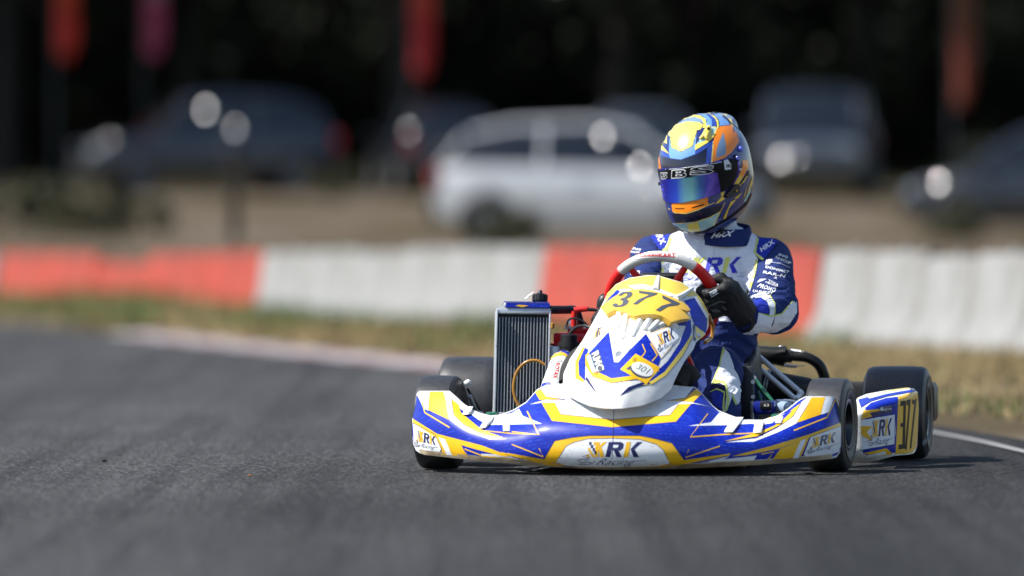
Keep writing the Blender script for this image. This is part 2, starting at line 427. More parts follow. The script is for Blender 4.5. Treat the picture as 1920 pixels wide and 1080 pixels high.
# race track: one sheet 4 mm above the ground, its right edge is the bend behind the kart
ty = np.concatenate([np.arange(-20, 50, 1.), np.arange(50, 63, .5)]); tv = []; tf = []
for y in ty:
    e = float(edgeX(y)); tv += [(e, y, .004), (-13 - max(0, (y - 50)) * .9 if y < 60 else -30 - (y - 60) * 8, y, .004)]
    if e < tv[-1][0] + .2: tv[-1] = (e - .2, y, .004)
for i in range(len(ty) - 1): tf.append((i * 2, i * 2 + 1, i * 2 + 3, i * 2 + 2))
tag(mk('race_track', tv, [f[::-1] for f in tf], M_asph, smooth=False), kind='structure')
# kerb: separate worn painted blocks along the bend
M_kr = mat('kerb_red', '#96656a', .85, noise=(9, .3), col2='#77716f'); M_kw = mat('kerb_white', '#b0aeab', .85, noise=(9, .3), col2='#77767a')
kerb = tag(empty('kerb', (0, 0, 0)), kind='structure')
def edge_pt(y, off):
    x = float(edgeX(y)); a = Vector((float(edgeX(y - .3)), y - .3, 0)); b = Vector((float(edgeX(y + .3)), y + .3, 0)); t = (b - a).normalized(); nrm = Vector((t.y, -t.x, 0)); return Vector((x, y, 0)) + nrm * off
def kerb_run(y0, y1, n, w):
    for i in range(n):
        a = y0 + (y1 - y0) * i / n; b = y0 + (y1 - y0) * (i + .985) / n
        p = [edge_pt(a, -.05), edge_pt(b, -.05), edge_pt(b, w), edge_pt(a, w)]
        v = [q + Vector((0, 0, .007)) for q in p[:2]] + [q + Vector((0, 0, .022)) for q in p[2:]] + [q + Vector((0, 0, -.06)) for q in p]
        mk('kerb_block', v, [(0, 3, 2, 1), (0, 1, 5, 4), (1, 2, 6, 5), (2, 3, 7, 6), (3, 0, 4, 7)], M_kr if i % 2 else M_kw, kerb, False)
kerb_run(33.5, 45.0, 15, .24)
M_line = mat('line_paint', '#8f8f8d', .8, noise=(14, .25))
lv = []; lf = []
for i, y in enumerate(np.arange(15, 26, .5)): lv += [edge_pt(y, -.20) + Vector((0, 0, .009)), edge_pt(y, -.16) + Vector((0, 0, .009))]
for i in range(len(lv) // 2 - 1): lf.append((i * 2, i * 2 + 1, i * 2 + 3, i * 2 + 2))
tag(mk('edge_line', lv, lf, M_line, smooth=False), kind='structure')
# grass on the verge
def grass(name, label, m, n, fn, hmin, hmax):
    X = RNG.uniform(-9, 6, n * 6); Y = RNG.uniform(21, 64, n * 6); d = X - edgeX(Y); yb = barY(X)
    px = 960 + F * X / Y; ok = (d > .35) & (Y < yb + 1.2) & (np.abs(px - 960) < 1500) & (RNG.random(n * 6) < fn(X, Y, d))
    X = X[ok][:n]; Y = Y[ok][:n]; Z = height(X, Y); k = len(X); a = RNG.uniform(0, 6.28, k); h = RNG.uniform(hmin, hmax, k) * np.interp(Y, [24, 31, 42], [.3, .4, 1.0]); w = RNG.uniform(.004, .009, k); ln = RNG.normal(0, .35, (k, 2))
    b0 = np.stack([X - np.cos(a) * w, Y - np.sin(a) * w, Z - .01], 1); b1 = np.stack([X + np.cos(a) * w, Y + np.sin(a) * w, Z - .01], 1); tp = np.stack([X + ln[:, 0] * h, Y + ln[:, 1] * h, Z + h], 1)
    vv = np.stack([b0, b1, tp], 1).reshape(-1, 3); ff = np.arange(3 * k).reshape(-1, 3)
    return tag(mk(name, vv, ff, m, smooth=False), label, 'grass', None, 'stuff')
def pat(X, Y): return .5 + .5 * np.sin(X * 2.1 + np.sin(Y * .7) * 2) * np.sin(Y * .55 + X)
grass('dry_grass', 'straw coloured dry grass on the verge before the barriers', mat('straw', '#b3a078', .9, noise=(1.2, .3), col2='#7f6b48', spec=.1), 70000, lambda X, Y, d: np.ones_like(X) * .9, .03, .09)
grass('green_grass', 'green weeds growing in patches along the verge', mat('weed', '#64784a', .9, noise=(3, .3), col2='#46582e', spec=.1), 30000,
      lambda X, Y, d: np.clip(.03 + .9 * (pat(X, Y) > .74) * (Y > 38) + .5 * ((X < -2.4) & (d < 2.2)) + .6 * ((Y < 30) & (d < .9)), 0, 1), .04, .20)

# ------------------------------------------------------------------ plastic barriers
M_bw = mat('barrier_white', '#949492', .55, noise=(2.5, .2), col2='#7a7873'); add_dirt(MATS['barrier_white'], .55, 5, '#5d564c'); M_br = mat('barrier_red', '#a83a1e', .5, noise=(2.5, .2), col2='#8c301a')
add_dirt(M_br, .4, 5, '#5a3a2c')
def barrier(x0, x1, m, label, grp, lower=0.0):
    def at(px):
        lo, hi = 20., 110.
        for _ in range(40):                   # where the view line to this column meets the barrier row
            mid = (lo + hi) / 2; X = (px - 960) / F * mid
            if mid < float(barY(X)): lo = mid
            else: hi = mid
        return Vector(((px - 960) / F * lo, lo, float(np.interp((px - 960) / F * lo, [-3, 0], [-.10, 0]))))
    a, b = at(x0), at(x1); t = (b - a); Lg = t.length; t.normalize(); nr = Vector((t.y, -t.x, 0)).normalized(); nr = nr if nr.y < 0 else -nr
    hb = .555 - lower; prof = [(-.20, 0), (-.20, .09), (-.13, .20), (-.085, hb - .05), (-.06, hb), (.06, hb), (.085, hb - .05), (.13, .20), (.20, .09), (.20, 0)]
    st = [(0.025, .55), (.055, .88), (.09, 1), (.13, 1), (.19, .92), (.81, .92), (.87, 1), (.91, 1), (.945, .88), (.975, .55)]
    root = empty('plastic_barrier', a, math.atan2(t.y, t.x), label, 'barrier', grp)
    v = []; f = []; n = len(prof)
    for (s, k) in st:
        for (w, z) in prof: v.append(a + t * (s * Lg) - nr * (w * k if z > .05 else w) + Vector((0, 0, z if not (k < .9 and .2 < s < .9 and z > hb - .03) else z - .0)))
    for i in range(len(st) - 1):
        for j in range(n - 1): f.append((i * n + j, i * n + j + 1, (i + 1) * n + j + 1, (i + 1) * n + j))
    f.append(tuple(range(n))); f.append(tuple(range((len(st) - 1) * n, len(st) * n))[::-1])
    mk('barrier_body', v, f, m, root, True, True, None, 35)
    c1, f1 = lathe([(-.0, .0), (-.0, .026), (.03, .026), (.03, 0)], a + t * (Lg * .5) + Vector((0, 0, hb)), (0, 0, 1), 12)
    mk('filler_cap', c1, f1, m, root, True, True, None, 40)
    # interlocking lug at the end
    bv, bf = box(b + Vector((0, 0, hb * .5)) - t * .01, t * .02, nr * .035, Vector((0, 0, hb * .36)), .008); mk('locking_lug', bv, bf, m, root, True, True, None, 40)
RU = [(-90, 5, 'w', 0), (12, 98, 'r', 0), (98, 193, 'r', 0), (193, 288, 'r', .07), (288, 395, 'r', 0), (395, 505, 'r', 0), (505, 600, 'w', 0), (600, 690, 'w', 0), (690, 772, 'w', .02), (772, 860, 'w', 0), (860, 948, 'w', 0), (948, 1036, 'w', 0),
      (1036, 1145, 'r', 0), (1145, 1250, 'r', 0), (1250, 1352, 'r', 0), (1352, 1455, 'r', 0), (1455, 1556, 'r', 0), (1562, 1655, 'w', 0), (1655, 1755, 'w', 0), (1755, 1850, 'w', .025), (1850, 1960, 'w', 0), (1960, 2090, 'w', 0)]
BL = ['white plastic barrier cut off at the far left, before the orange row', 'leftmost orange plastic barrier, behind the tall green weeds', 'second orange plastic barrier from the left', 'low orange plastic barrier in the notch of the left row', 'orange plastic barrier right of the low notch', 'orange plastic barrier touching the first white one on the left',
      'white plastic barrier directly right of the left orange row', 'second white plastic barrier right of the left orange row', 'slightly low white plastic barrier in the middle of the left white row', 'white plastic barrier after the low one in the left white row', 'white plastic barrier behind the radiator cap side of the kart', 'white plastic barrier touching the orange row behind the kart',
      'orange plastic barrier behind the radiator and red spark plug cap', 'orange plastic barrier hidden behind the steering wheel', 'orange plastic barrier hidden behind the driver chest', 'orange plastic barrier behind the driver left arm', 'orange plastic barrier right of the driver elbow, beside the white row',
      'first white plastic barrier right of the driver, beside the orange one', 'second white plastic barrier of the right row', 'slightly low white plastic barrier of the right row above the rear tyre', 'rightmost white plastic barrier at the picture edge', 'white plastic barrier just past the right picture edge']
for (x0, x1, c, lo), lb in zip(RU, BL): barrier(x0, x1, M_bw if c == 'w' else M_br, lb, 'plastic barriers along the outside of the bend', lo)

# ------------------------------------------------------------------ parked cars
M_glass = mat('car_glass', '#0c1014', .04, 0, 0, spec=.8); M_tyre_c = mat('car_tyre', '#141414', .8); M_alloy = mat('alloy', '#6a6c70', .55, .6)
M_lamp = mat('lamp_clear', '#7d848c', .3, 0, .3); M_tail = mat('lamp_red', '#8c0d10', .15, 0, 1); M_trim = mat('car_trim', '#17181a', .5); M_chrome = mat('chrome', '#e8e8ea', .06, 1.0)
CARS = {  # stations x: (x, low z, belt z, half width); roof: (x, roof z, half width)
 'suv': dict(b=[(-2.15, .55, .80, .60), (-2.1, .34, .98, .78), (-1.7, .24, 1.02, .88), (-.5, .22, 1.0, .91), (.6, .22, .98, .91), (1.2, .22, .96, .89), (1.9, .28, .86, .82), (2.12, .36, .74, .66)], g=[(-2.02, 1.0, .70), (-1.75, 1.48, .60), (-1.2, 1.60, .62), (-.2, 1.64, .63), (.45, 1.56, .62), (1.15, 1.0, .74)], w=(-1.3, 1.32), wr=.34),
 'hatch': dict(b=[(-1.95, .5, .78, .58), (-1.9, .32, .92, .76), (-1.5, .20, .95, .84), (-.4, .18, .93, .86), (.7, .18, .90, .86), (1.2, .2, .86, .84), (1.8, .24, .74, .76), (2.0, .32, .62, .6)], g=[(-1.86, .95, .66), (-1.55, 1.34, .56), (-1.0, 1.45, .58), (-.1, 1.48, .59), (.5, 1.38, .58), (1.3, .90, .70)], w=(-1.22, 1.25), wr=.31),
 'van': dict(b=[(-2.3, .5, 1.0, .78), (-2.25, .3, 1.05, .88), (-1.6, .24, 1.06, .91), (.5, .24, 1.04, .92), (1.5, .26, 1.0, .90), (2.1, .3, .9, .82), (2.3, .38, .76, .66)], g=[(-2.22, 1.05, .86), (-2.15, 1.62, .74), (-1.4, 1.74, .74), (.6, 1.74, .74), (1.05, 1.65, .73), (1.85, 1.0, .80)], w=(-1.45, 1.45), wr=.34),
}
def car(name, kind, px, basey, Y, rz, paint, label, glints=()):
    p = P(px, basey, Y); X0 = p.x; z = float(height(X0, Y)); d = CARS[kind]
    root = empty(name, (X0, Y, z), rz, label, 'car', 'cars parked behind the barriers')
    lb = lambda v, f, nm, m, par=root, sh=30: mk(nm, v, f, m, par, True, False, None, sh)
    v = []; f = []
    def ring(x, lo, be, w):
        h = be - lo
        half = [(w * .86, lo), (w * .97, lo + .12 * h), (w, lo + .35 * h), (w * 1.0, lo + .62 * h), (w * .965, lo + .86 * h), (w * .90, be), (w * .5, be + .02)]
        return [Vector((x, y, zz)) for y, zz in half] + [Vector((x, -y, zz)) for y, zz in reversed(half)]
    B = d['b']; xs_ = [q[0] for q in B]; xx = np.linspace(xs_[0], xs_[-1], 40)
    for x in xx: v += ring(x, *[float(np.interp(x, xs_, [q[k] for q in B])) for k in (1, 2, 3)])
    n = 14
    for i in range(len(xx) - 1):
        for j in range(n): f.append((i * n + j, i * n + (j + 1) % n, (i + 1) * n + (j + 1) % n, (i + 1) * n + j))
    f += [tuple(range(n))[::-1], tuple(range((len(xx) - 1) * n, len(xx) * n))]
    body = lb(v, f, 'body', paint)
    Gs = d['g']; gxs = [q[0] for q in Gs]; xg = np.linspace(gxs[0], gxs[-1], 26); v = []; f = []
    def belt(x): return float(np.interp(x, xs_, [q[2] for q in B])), float(np.interp(x, xs_, [q[3] for q in B]))
    for x in xg:
        be, bw = belt(x); rz_ = float(np.interp(x, gxs, [q[1] for q in Gs])); rw = float(np.interp(x, gxs, [q[2] for q in Gs])); rz_ = max(rz_, be + .01)
        bwid = bw * .90; t = min(1, (rz_ - be) / .35); rw2 = bwid + (rw - bwid) * t
        half = [(bwid, be - .03), (bwid + (rw2 - bwid) * .5 + .015, (be + rz_) / 2), (rw2, rz_ - .05 * t), (rw2 * .8, rz_), (0.0, rz_ + .02 * t)]
        v += [Vector((x, y, zz)) for y, zz in half] + [Vector((x, -y, zz)) for y, zz in reversed(half[:-1])]
    n = 9
    for i in range(len(xg) - 1):
        for j in range(n - 1): f.append((i * n + j, i * n + j + 1, (i + 1) * n + j + 1, (i + 1) * n + j))
    glass = lb(v, f, 'window_glass', M_glass)
    rv = []; rf = []; sel = [x for x in xg if float(np.interp(x, gxs, [q[1] for q in Gs])) > max(q[1] for q in Gs) - .16]
    for x in sel:
        rz_ = float(np.interp(x, gxs, [q[1] for q in Gs])); rw = float(np.interp(x, gxs, [q[2] for q in Gs]))
        rv += [Vector((x, y, zz)) for y, zz in ((rw + .012, rz_ - .07), (rw * .82, rz_ + .012), (0, rz_ + .034), (-rw * .82, rz_ + .012), (-rw - .012, rz_ - .07))]
    for i in range(len(sel) - 1):
        for j in range(4): rf.append((i * 5 + j, i * 5 + j + 1, (i + 1) * 5 + j + 1, (i + 1) * 5 + j))
    lb(rv, rf, 'roof', paint)
    for xa, xb in ((gxs[0] + .03, gxs[1]), (gxs[4], gxs[5] - .03), ((gxs[1] + gxs[4]) / 2 - .05, (gxs[1] + gxs[4]) / 2)):
        for s in (-1, 1):
            ba, wa = belt(xa if abs(xa - xb) > .1 else xa); ra = float(np.interp(xa, gxs, [q[1] for q in Gs])); rb = float(np.interp(xb, gxs, [q[1] for q in Gs])); rwb = float(np.interp(xb, gxs, [q[2] for q in Gs])); rwa = float(np.interp(xa, gxs, [q[2] for q in Gs]))
            lowx, hix = (xa, xb) if ra < rb else (xb, xa)
            if abs(xa - xb) < .1: lowx = hix = xa
            bl, wl = belt(lowx)
            tv_, tf_ = tube([(lowx, s * wl * .91, bl - .02), (hix, s * (float(np.interp(hix, gxs, [q[2] for q in Gs])) + .008), float(np.interp(hix, gxs, [q[1] for q in Gs])) - .05)], .035, 8); lb(tv_, tf_, 'pillar', paint)
    for wx in d['w']:
        for s in (-1, 1):
            hw = float(np.interp(wx, xs_, [q[3] for q in B])); R = d['wr']
            a, b_ = lathe([(-.11, .18), (-.11, R - .03), (-.08, R), (.08, R), (.11, R - .03), (.11, .2)], (wx, s * (hw - .08), R), (0, s, 0), 28); wl = lb(a, b_, 'wheel', M_tyre_c)
            a, b_ = lathe([(.05, 0), (.085, .05), (.07, .12), (.112, .2), (.10, .21)], (wx, s * (hw - .08), R), (0, s, 0), 20); lb(a, b_, 'rim', M_alloy, wl)
            a, b_ = lathe([(.0, R + .02), (.10, R + .05), (.12, R + .015)], (wx, s * (hw - .10), R), (0, s, 0), 28); lb(a, b_, 'wheel_arch', M_trim)
    for s in (-1, 1):
        fx = xs_[-1]; bw = float(np.interp(fx - .12, xs_, [q[3] for q in B])); be = float(np.interp(fx - .12, xs_, [q[2] for q in B]))
        a, b_ = box((fx - .1, s * (bw - .1), be - .08), Vector((.07, s * -.03, 0)), Vector((0, .15, 0)), Vector((0, 0, .065)), .02); lb(a, b_, 'headlight', M_lamp)
        rx = xs_[0]; bw = float(np.interp(rx + .1, xs_, [q[3] for q in B])); be = float(np.interp(rx + .1, xs_, [q[2] for q in B]))
        a, b_ = box((rx + .06, s * (bw - .06), be - .12), Vector((.06, 0, 0)), Vector((0, .09, 0)), Vector((0, 0, .12)), .02); lb(a, b_, 'tail_light', M_tail)
        be, bw = belt(gxs[5] - .25); a, b_ = box((gxs[5] - .3, s * (bw + .07), be + .09), Vector((.05, 0, 0)), Vector((0, .10, 0)), Vector((0, 0, .065)), .03); lb(a, b_, 'door_mirror', paint)
        a, b_ = box((-.1, s * (belt(-.1)[1] + .004), belt(-.1)[0] - .16), Vector((.10, 0, 0)), Vector((0, .012, 0)), Vector((0, 0, .015)), .005); lb(a, b_, 'door_handle', M_chrome)
    for e in (0, -1):
        x = xs_[e] + (.03 if e == 0 else -.03); w = B[e][3] + .1
        a, b_ = box((x, 0, .42), Vector((.06, 0, 0)), Vector((0, w, 0)), Vector((0, 0, .12)), .04); lb(a, b_, 'bumper', M_trim)
    a, b_ = box((xs_[0] - .035, 0, .72), Vector((.006, 0, 0)), Vector((0, .26, 0)), Vector((0, 0, .034)), .003); lb(a, b_, 'number_plate', M_bw)
    # added chrome domes, aimed between sun and lens to throw glints
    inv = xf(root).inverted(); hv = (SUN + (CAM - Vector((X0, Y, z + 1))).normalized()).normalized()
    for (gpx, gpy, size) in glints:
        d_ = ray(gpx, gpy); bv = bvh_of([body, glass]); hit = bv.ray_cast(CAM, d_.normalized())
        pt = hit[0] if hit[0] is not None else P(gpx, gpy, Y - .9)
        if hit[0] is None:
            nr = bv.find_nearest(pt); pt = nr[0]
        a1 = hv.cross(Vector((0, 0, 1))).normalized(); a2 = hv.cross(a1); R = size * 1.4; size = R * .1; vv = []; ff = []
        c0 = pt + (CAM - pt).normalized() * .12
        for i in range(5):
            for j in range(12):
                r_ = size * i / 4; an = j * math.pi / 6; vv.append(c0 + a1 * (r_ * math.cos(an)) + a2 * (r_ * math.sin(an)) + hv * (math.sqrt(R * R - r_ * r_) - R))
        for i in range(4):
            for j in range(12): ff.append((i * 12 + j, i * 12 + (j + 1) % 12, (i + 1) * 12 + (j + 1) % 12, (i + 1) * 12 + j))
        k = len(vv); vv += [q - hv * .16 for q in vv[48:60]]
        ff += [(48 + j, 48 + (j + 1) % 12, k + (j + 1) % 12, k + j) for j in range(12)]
        mk('glint_dome', vv, ff, M_chrome, root)
    return root
pt = lambda n_, c: mat(n_, c, .35, .0, 1.0, coatrough=.14)
car('dark_estate_car', 'suv', 385, 318, 117, math.radians(196), pt('paint_navy', '#181d27'), 'dark navy sport utility car parked side on at the far left', [(385, 205, 0.405), (440, 240, 0.315), (200, 215, 0.150)])
car('dark_hatchback', 'hatch', 815, 318, 117, math.radians(100), pt('paint_black', '#14171f'), 'black hatchback seen from behind, left of the white car', [(765, 245, 0.255)])
car('white_hatchback', 'hatch', 1125, 432, 84, math.radians(-9), pt('paint_white', '#a2a5a8'), 'large white car parked side on behind the barriers and driver', [(1130, 255, 0.300), (1200, 312, 0.315), (1222, 350, 0.180)])
car('grey_hatchback', 'hatch', 1195, 330, 112, math.radians(95), pt('paint_grey', '#4c535e'), 'grey hatchback half hidden behind the white car')
car('blue_grey_van', 'van', 1530, 338, 115, math.radians(-96), pt('paint_bluegrey', '#343b46'), 'blue grey van with tall windscreen parked right of the driver', [(1462, 298, 0.420), (1494, 292, 0.240)])
car('dark_blue_estate', 'hatch', 1985, 420, 91, math.radians(176), pt('paint_midnight', '#181c23'), 'dark blue car at the right picture edge', [(1750, 316, 0.270)])
# ------------------------------------------------------------------ feather flags
M_pole = mat('flag_pole_grey', '#55585c', .4, .6)
def flag(px, boty, Y, cols, label):
    g = P(px, boty, Y); z0 = float(height(g.x, Y)); root = empty('feather_flag', (g.x, Y, z0), 0, label, 'flag', 'tall feather flags beside the parking field')
    hb = g.z - z0; Ht = 5.4
    pv, pf = tube([(-.02, 0, 0), (-.02, 0, hb), (-.02, 0, Ht - .9), (.05, 0, Ht - .2), (.30, 0, Ht)], [.025, .022, .018, .012, .006], 8); mk('flag_pole', pv, pf, M_pole, root, True, False)
    bv, bf = box((0, 0, .03), Vector((.3, 0, 0)), Vector((0, .3, 0)), Vector((0, 0, .03)), .01); mk('flag_base', bv, bf, M_pole, root, True, False, None, 40)
    nseg = len(cols)
    for k in range(nseg):
        v = []; f = []; za = hb + (Ht - hb) * k / nseg; zb = hb + (Ht - hb) * (k + 1) / nseg
        for i in range(9):
            z = za + (zb - za) * i / 8; u = (z - hb) / (Ht - hb); wd = .36 * (1 - .75 * max(0, u - .55) ** 1.5 * 3) * (1 if u > .1 else .6 + 4 * u); wd = max(wd, .05); off = .05 if u < .85 else .05 + (u - .85) * 1.2
            for j in range(6):
                s = j / 5; v.append((off * .2 + s * wd, .05 * math.sin(s * 5 + z * 1.3), z - s * .12))
        for i in range(8):
            for j in range(5): f.append((i * 6 + j, i * 6 + j + 1, (i + 1) * 6 + j + 1, (i + 1) * 6 + j))
        mk('cloth_panel', v, f, mat('flag_' + cols[k], '#' + cols[k], .8), root, True, False)
flag(105, 100, 125, ['c8321c', 'cc541c', 'd08a20'], 'red and orange feather flag at the far left')
flag(270, 96, 126, ['c04a6c', 'dc9ab0', 'eef0f4'], 'pale and crimson feather flag above the dark car on the left')
flag(772, 136, 124, ['b02420', 'b83a1e', 'c0601e'], 'red feather flag above the black hatchback')
flag(1282, 150, 127, ['3c0f22', '4a1228', '52142c'], 'dark crimson feather flag above the driver helmet')
flag(1786, 190, 124, ['7a341e', '60361c', '4c381c'], 'orange feather flag above the dark blue car on the right')
# ------------------------------------------------------------------ trees and bushes
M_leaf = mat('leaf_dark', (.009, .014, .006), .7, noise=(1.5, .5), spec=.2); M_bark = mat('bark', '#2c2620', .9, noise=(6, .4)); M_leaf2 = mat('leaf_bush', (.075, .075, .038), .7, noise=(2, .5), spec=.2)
def leaves(c, r, n, sz, squash=1.0):
    k = 9; cl = RNG.normal(0, .45, (k, 3)); rad = RNG.uniform(.35, .6, k)
    w = RNG.integers(0, k, n); p = cl[w] * .9 + RNG.normal(0, 1, (n, 3)) * (rad[w] * .42)[:, None]
    p = np.clip(p, -1.1, 1.1) * np.array(r) + np.array(c)
    a = RNG.normal(0, 1, (n, 3)); a /= np.linalg.norm(a, axis=1)[:, None]; b = np.cross(a, RNG.normal(0, 1, (n, 3))); b /= np.linalg.norm(b, axis=1)[:, None]; s = RNG.uniform(.5, 1, n)[:, None] * sz
    v = np.stack([p - a * s, p - b * s * .5, p + a * s, p + b * s * .5], 1).reshape(-1, 3); return v, np.arange(4 * n).reshape(-1, 4)
def tree_proto(i):
    root = empty('woodland_tree', (0, 0, 0))
    mb = MB(); mb.add(*tube([(0, 0, -.3), (.05, .05, 2), (-.1, .1, 4.5), (0, 0, 8)], [.26, .2, .16, .06], 10))
    for k in range(7):
        a = k * 2.4 + i; h = 2.6 + k * .7; mb.add(*tube([(0, 0, h), (math.cos(a) * 1.1, math.sin(a) * 1.1, h + .8), (math.cos(a) * 2.3, math.sin(a) * 2.3, h + 1.1)], [.09, .06, .02], 6))
    mb.build('trunk', M_bark, root, world=False)
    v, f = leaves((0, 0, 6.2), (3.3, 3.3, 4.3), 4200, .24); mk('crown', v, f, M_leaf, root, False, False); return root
def bush_proto(name, r, n, sz, m):
    root = empty(name, (0, 0, 0)); mb = MB()
    for k in range(5): a = k * 1.3; mb.add(*tube([(0, 0, -.1), (math.cos(a) * r[0] * .3, math.sin(a) * r[1] * .3, r[2] * .6), (math.cos(a) * r[0] * .6, math.sin(a) * r[1] * .6, r[2] * 1.2)], [.03 * r[2], .02 * r[2], .006], 6))
    mb.build('stem', M_bark, root, world=False)
    v, f = leaves((0, 0, r[2]), r, n, sz); v[:, 2] = np.maximum(v[:, 2], .02); mk('foliage', v, f, m, root, False, False); return root
tp = [tree_proto(i) for i in range(3)]; n_t = 0
spots = []
for row, (Yr, st, off) in enumerate(((127, 3.9, 0), (134, 4.2, 1.7), (142, 4.5, .6))):
    for i in range(9): spots.append((-17 + i * st + off + random.uniform(-.7, .7), Yr + random.uniform(-1.5, 1.5), row))
rows = ['front', 'middle', 'back']; cnt = [0, 0, 0]; ords = ['first', 'second', 'third', 'fourth', 'fifth', 'sixth', 'seventh', 'eighth', 'ninth']
for i, (x, y, row) in enumerate(spots):
    t = tp[i] if i < 3 else copy_tree(tp[i % 3])
    t.location = (x, y, float(height(x, y))); t.rotation_euler.z = random.uniform(0, 6.28); s = random.uniform(.9, 1.25); t.scale = (s, s, s)
    tag(t, 'dark broadleaf tree, %s from the left in the %s row of the wood' % (ords[cnt[row]], rows[row]), 'tree', 'trees of the dark wood behind the cars'); cnt[row] += 1
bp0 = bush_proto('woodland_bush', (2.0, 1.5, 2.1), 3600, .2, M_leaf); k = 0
for row, Yr in enumerate((131, 138, 147, 154)):
    for i in range(11):
        x = -17.5 + i * 3.4 + row * 1.1 + random.uniform(-.5, .5); y = Yr + random.uniform(-1, 1)
        b_ = bp0 if k == 0 else copy_tree(bp0); k += 1
        b_.location = (x, y, float(height(x, y))); b_.rotation_euler.z = random.uniform(0, 6.28); s = random.uniform(.85, 1.25) * (1.5 if row == 3 else 1); b_.scale = (s, s, s * random.uniform(.9, 1.3))
        tag(b_, 'dark undergrowth bush, %s from the left in the %s line of the wood' % ((ords + ['tenth', 'eleventh'])[i], ['nearest', 'second', 'third', 'farthest'][row]), 'bush', 'undergrowth bushes of the dark wood')
wb = bush_proto('weed_bush', (.62, .45, .42), 900, .08, M_leaf2)
for i, (px, py, Y, s, lb_) in enumerate([(945, 452, 80, .75, 'green bush in front of the white car wheel'), (35, 430, 92, 1.1, 'olive bush at the far left above the orange barriers'), (150, 425, 90, 1.0, 'olive bush in the middle of the left group'), (255, 422, 91, .9, 'olive bush at the right of the left group'), (1790, 440, 88, .7, 'small bush beside the dark blue car at right'), (620, 330, 112, .8, 'reddish brown shrub right of the dark sport utility car')]):
    b_ = wb if i == 0 else copy_tree(wb); g = P(px, py, Y); b_.location = (g.x, Y, float(height(g.x, Y)) - .03); b_.scale = (s, s, s); b_.rotation_euler.z = i * 1.3
    tag(b_, lb_, 'bush', 'low bushes on the dirt slope')
g = P(440, 440, 88); zz = float(height(g.x, 88)); pr = empty('marshal_post', (g.x, 88, zz), 0, 'dark wooden post standing on the dirt below the dark navy car', 'post')
v, f = box((0, 0, .55), Vector((.07, 0, 0)), Vector((0, .07, 0)), Vector((0, 0, .58)), .015); mk('post_shaft', v, f, M_bark, pr, True, False, None, 40)
v, f = box((0, 0, 1.16), Vector((.10, 0, 0)), Vector((0, .10, 0)), Vector((0, 0, .03)), .01); mk('post_cap', v, f, M_bark, pr, True, False, None, 40)
# crumbs of rubber and a pebble on the asphalt
def crumb(px, py, size, m, name, label, cat):
    p = G(px, py, .004); r = np.random.default_rng(int(px)); root_v = []; bm = bmesh.new(); bmesh.ops.create_icosphere(bm, subdivisions=2, radius=1)
    for q in bm.verts: q.co = q.co * float(1 + .35 * math.sin(q.co.x * 5 + px) * math.cos(q.co.y * 4)) ; q.co.x *= size * 1.5; q.co.y *= size * 1.1; q.co.z = max(q.co.z, -.7) * size * .75
    me = bpy.data.meshes.new(name); bm.to_mesh(me); bm.free(); me.materials.append(m); o = bpy.data.objects.new(name, me); o.location = p + Vector((0, 0, size * .5)); C.objects.link(o); tag(o, label, cat)
M_crumb = mat('rubber_crumb', '#161616', .9)
crumb(196, 866, .006, M_crumb, 'rubber_crumb', 'black crumb of tyre rubber lying on the asphalt at the left', 'rubber crumb')
crumb(225, 855, .0025, M_crumb, 'rubber_crumb', 'tiny black rubber crumb just above the larger one', 'rubber crumb')
crumb(468, 893, .0045, mat('pebble', '#8a5a34', .9), 'pebble', 'small orange brown pebble lying on the bare asphalt', 'pebble')
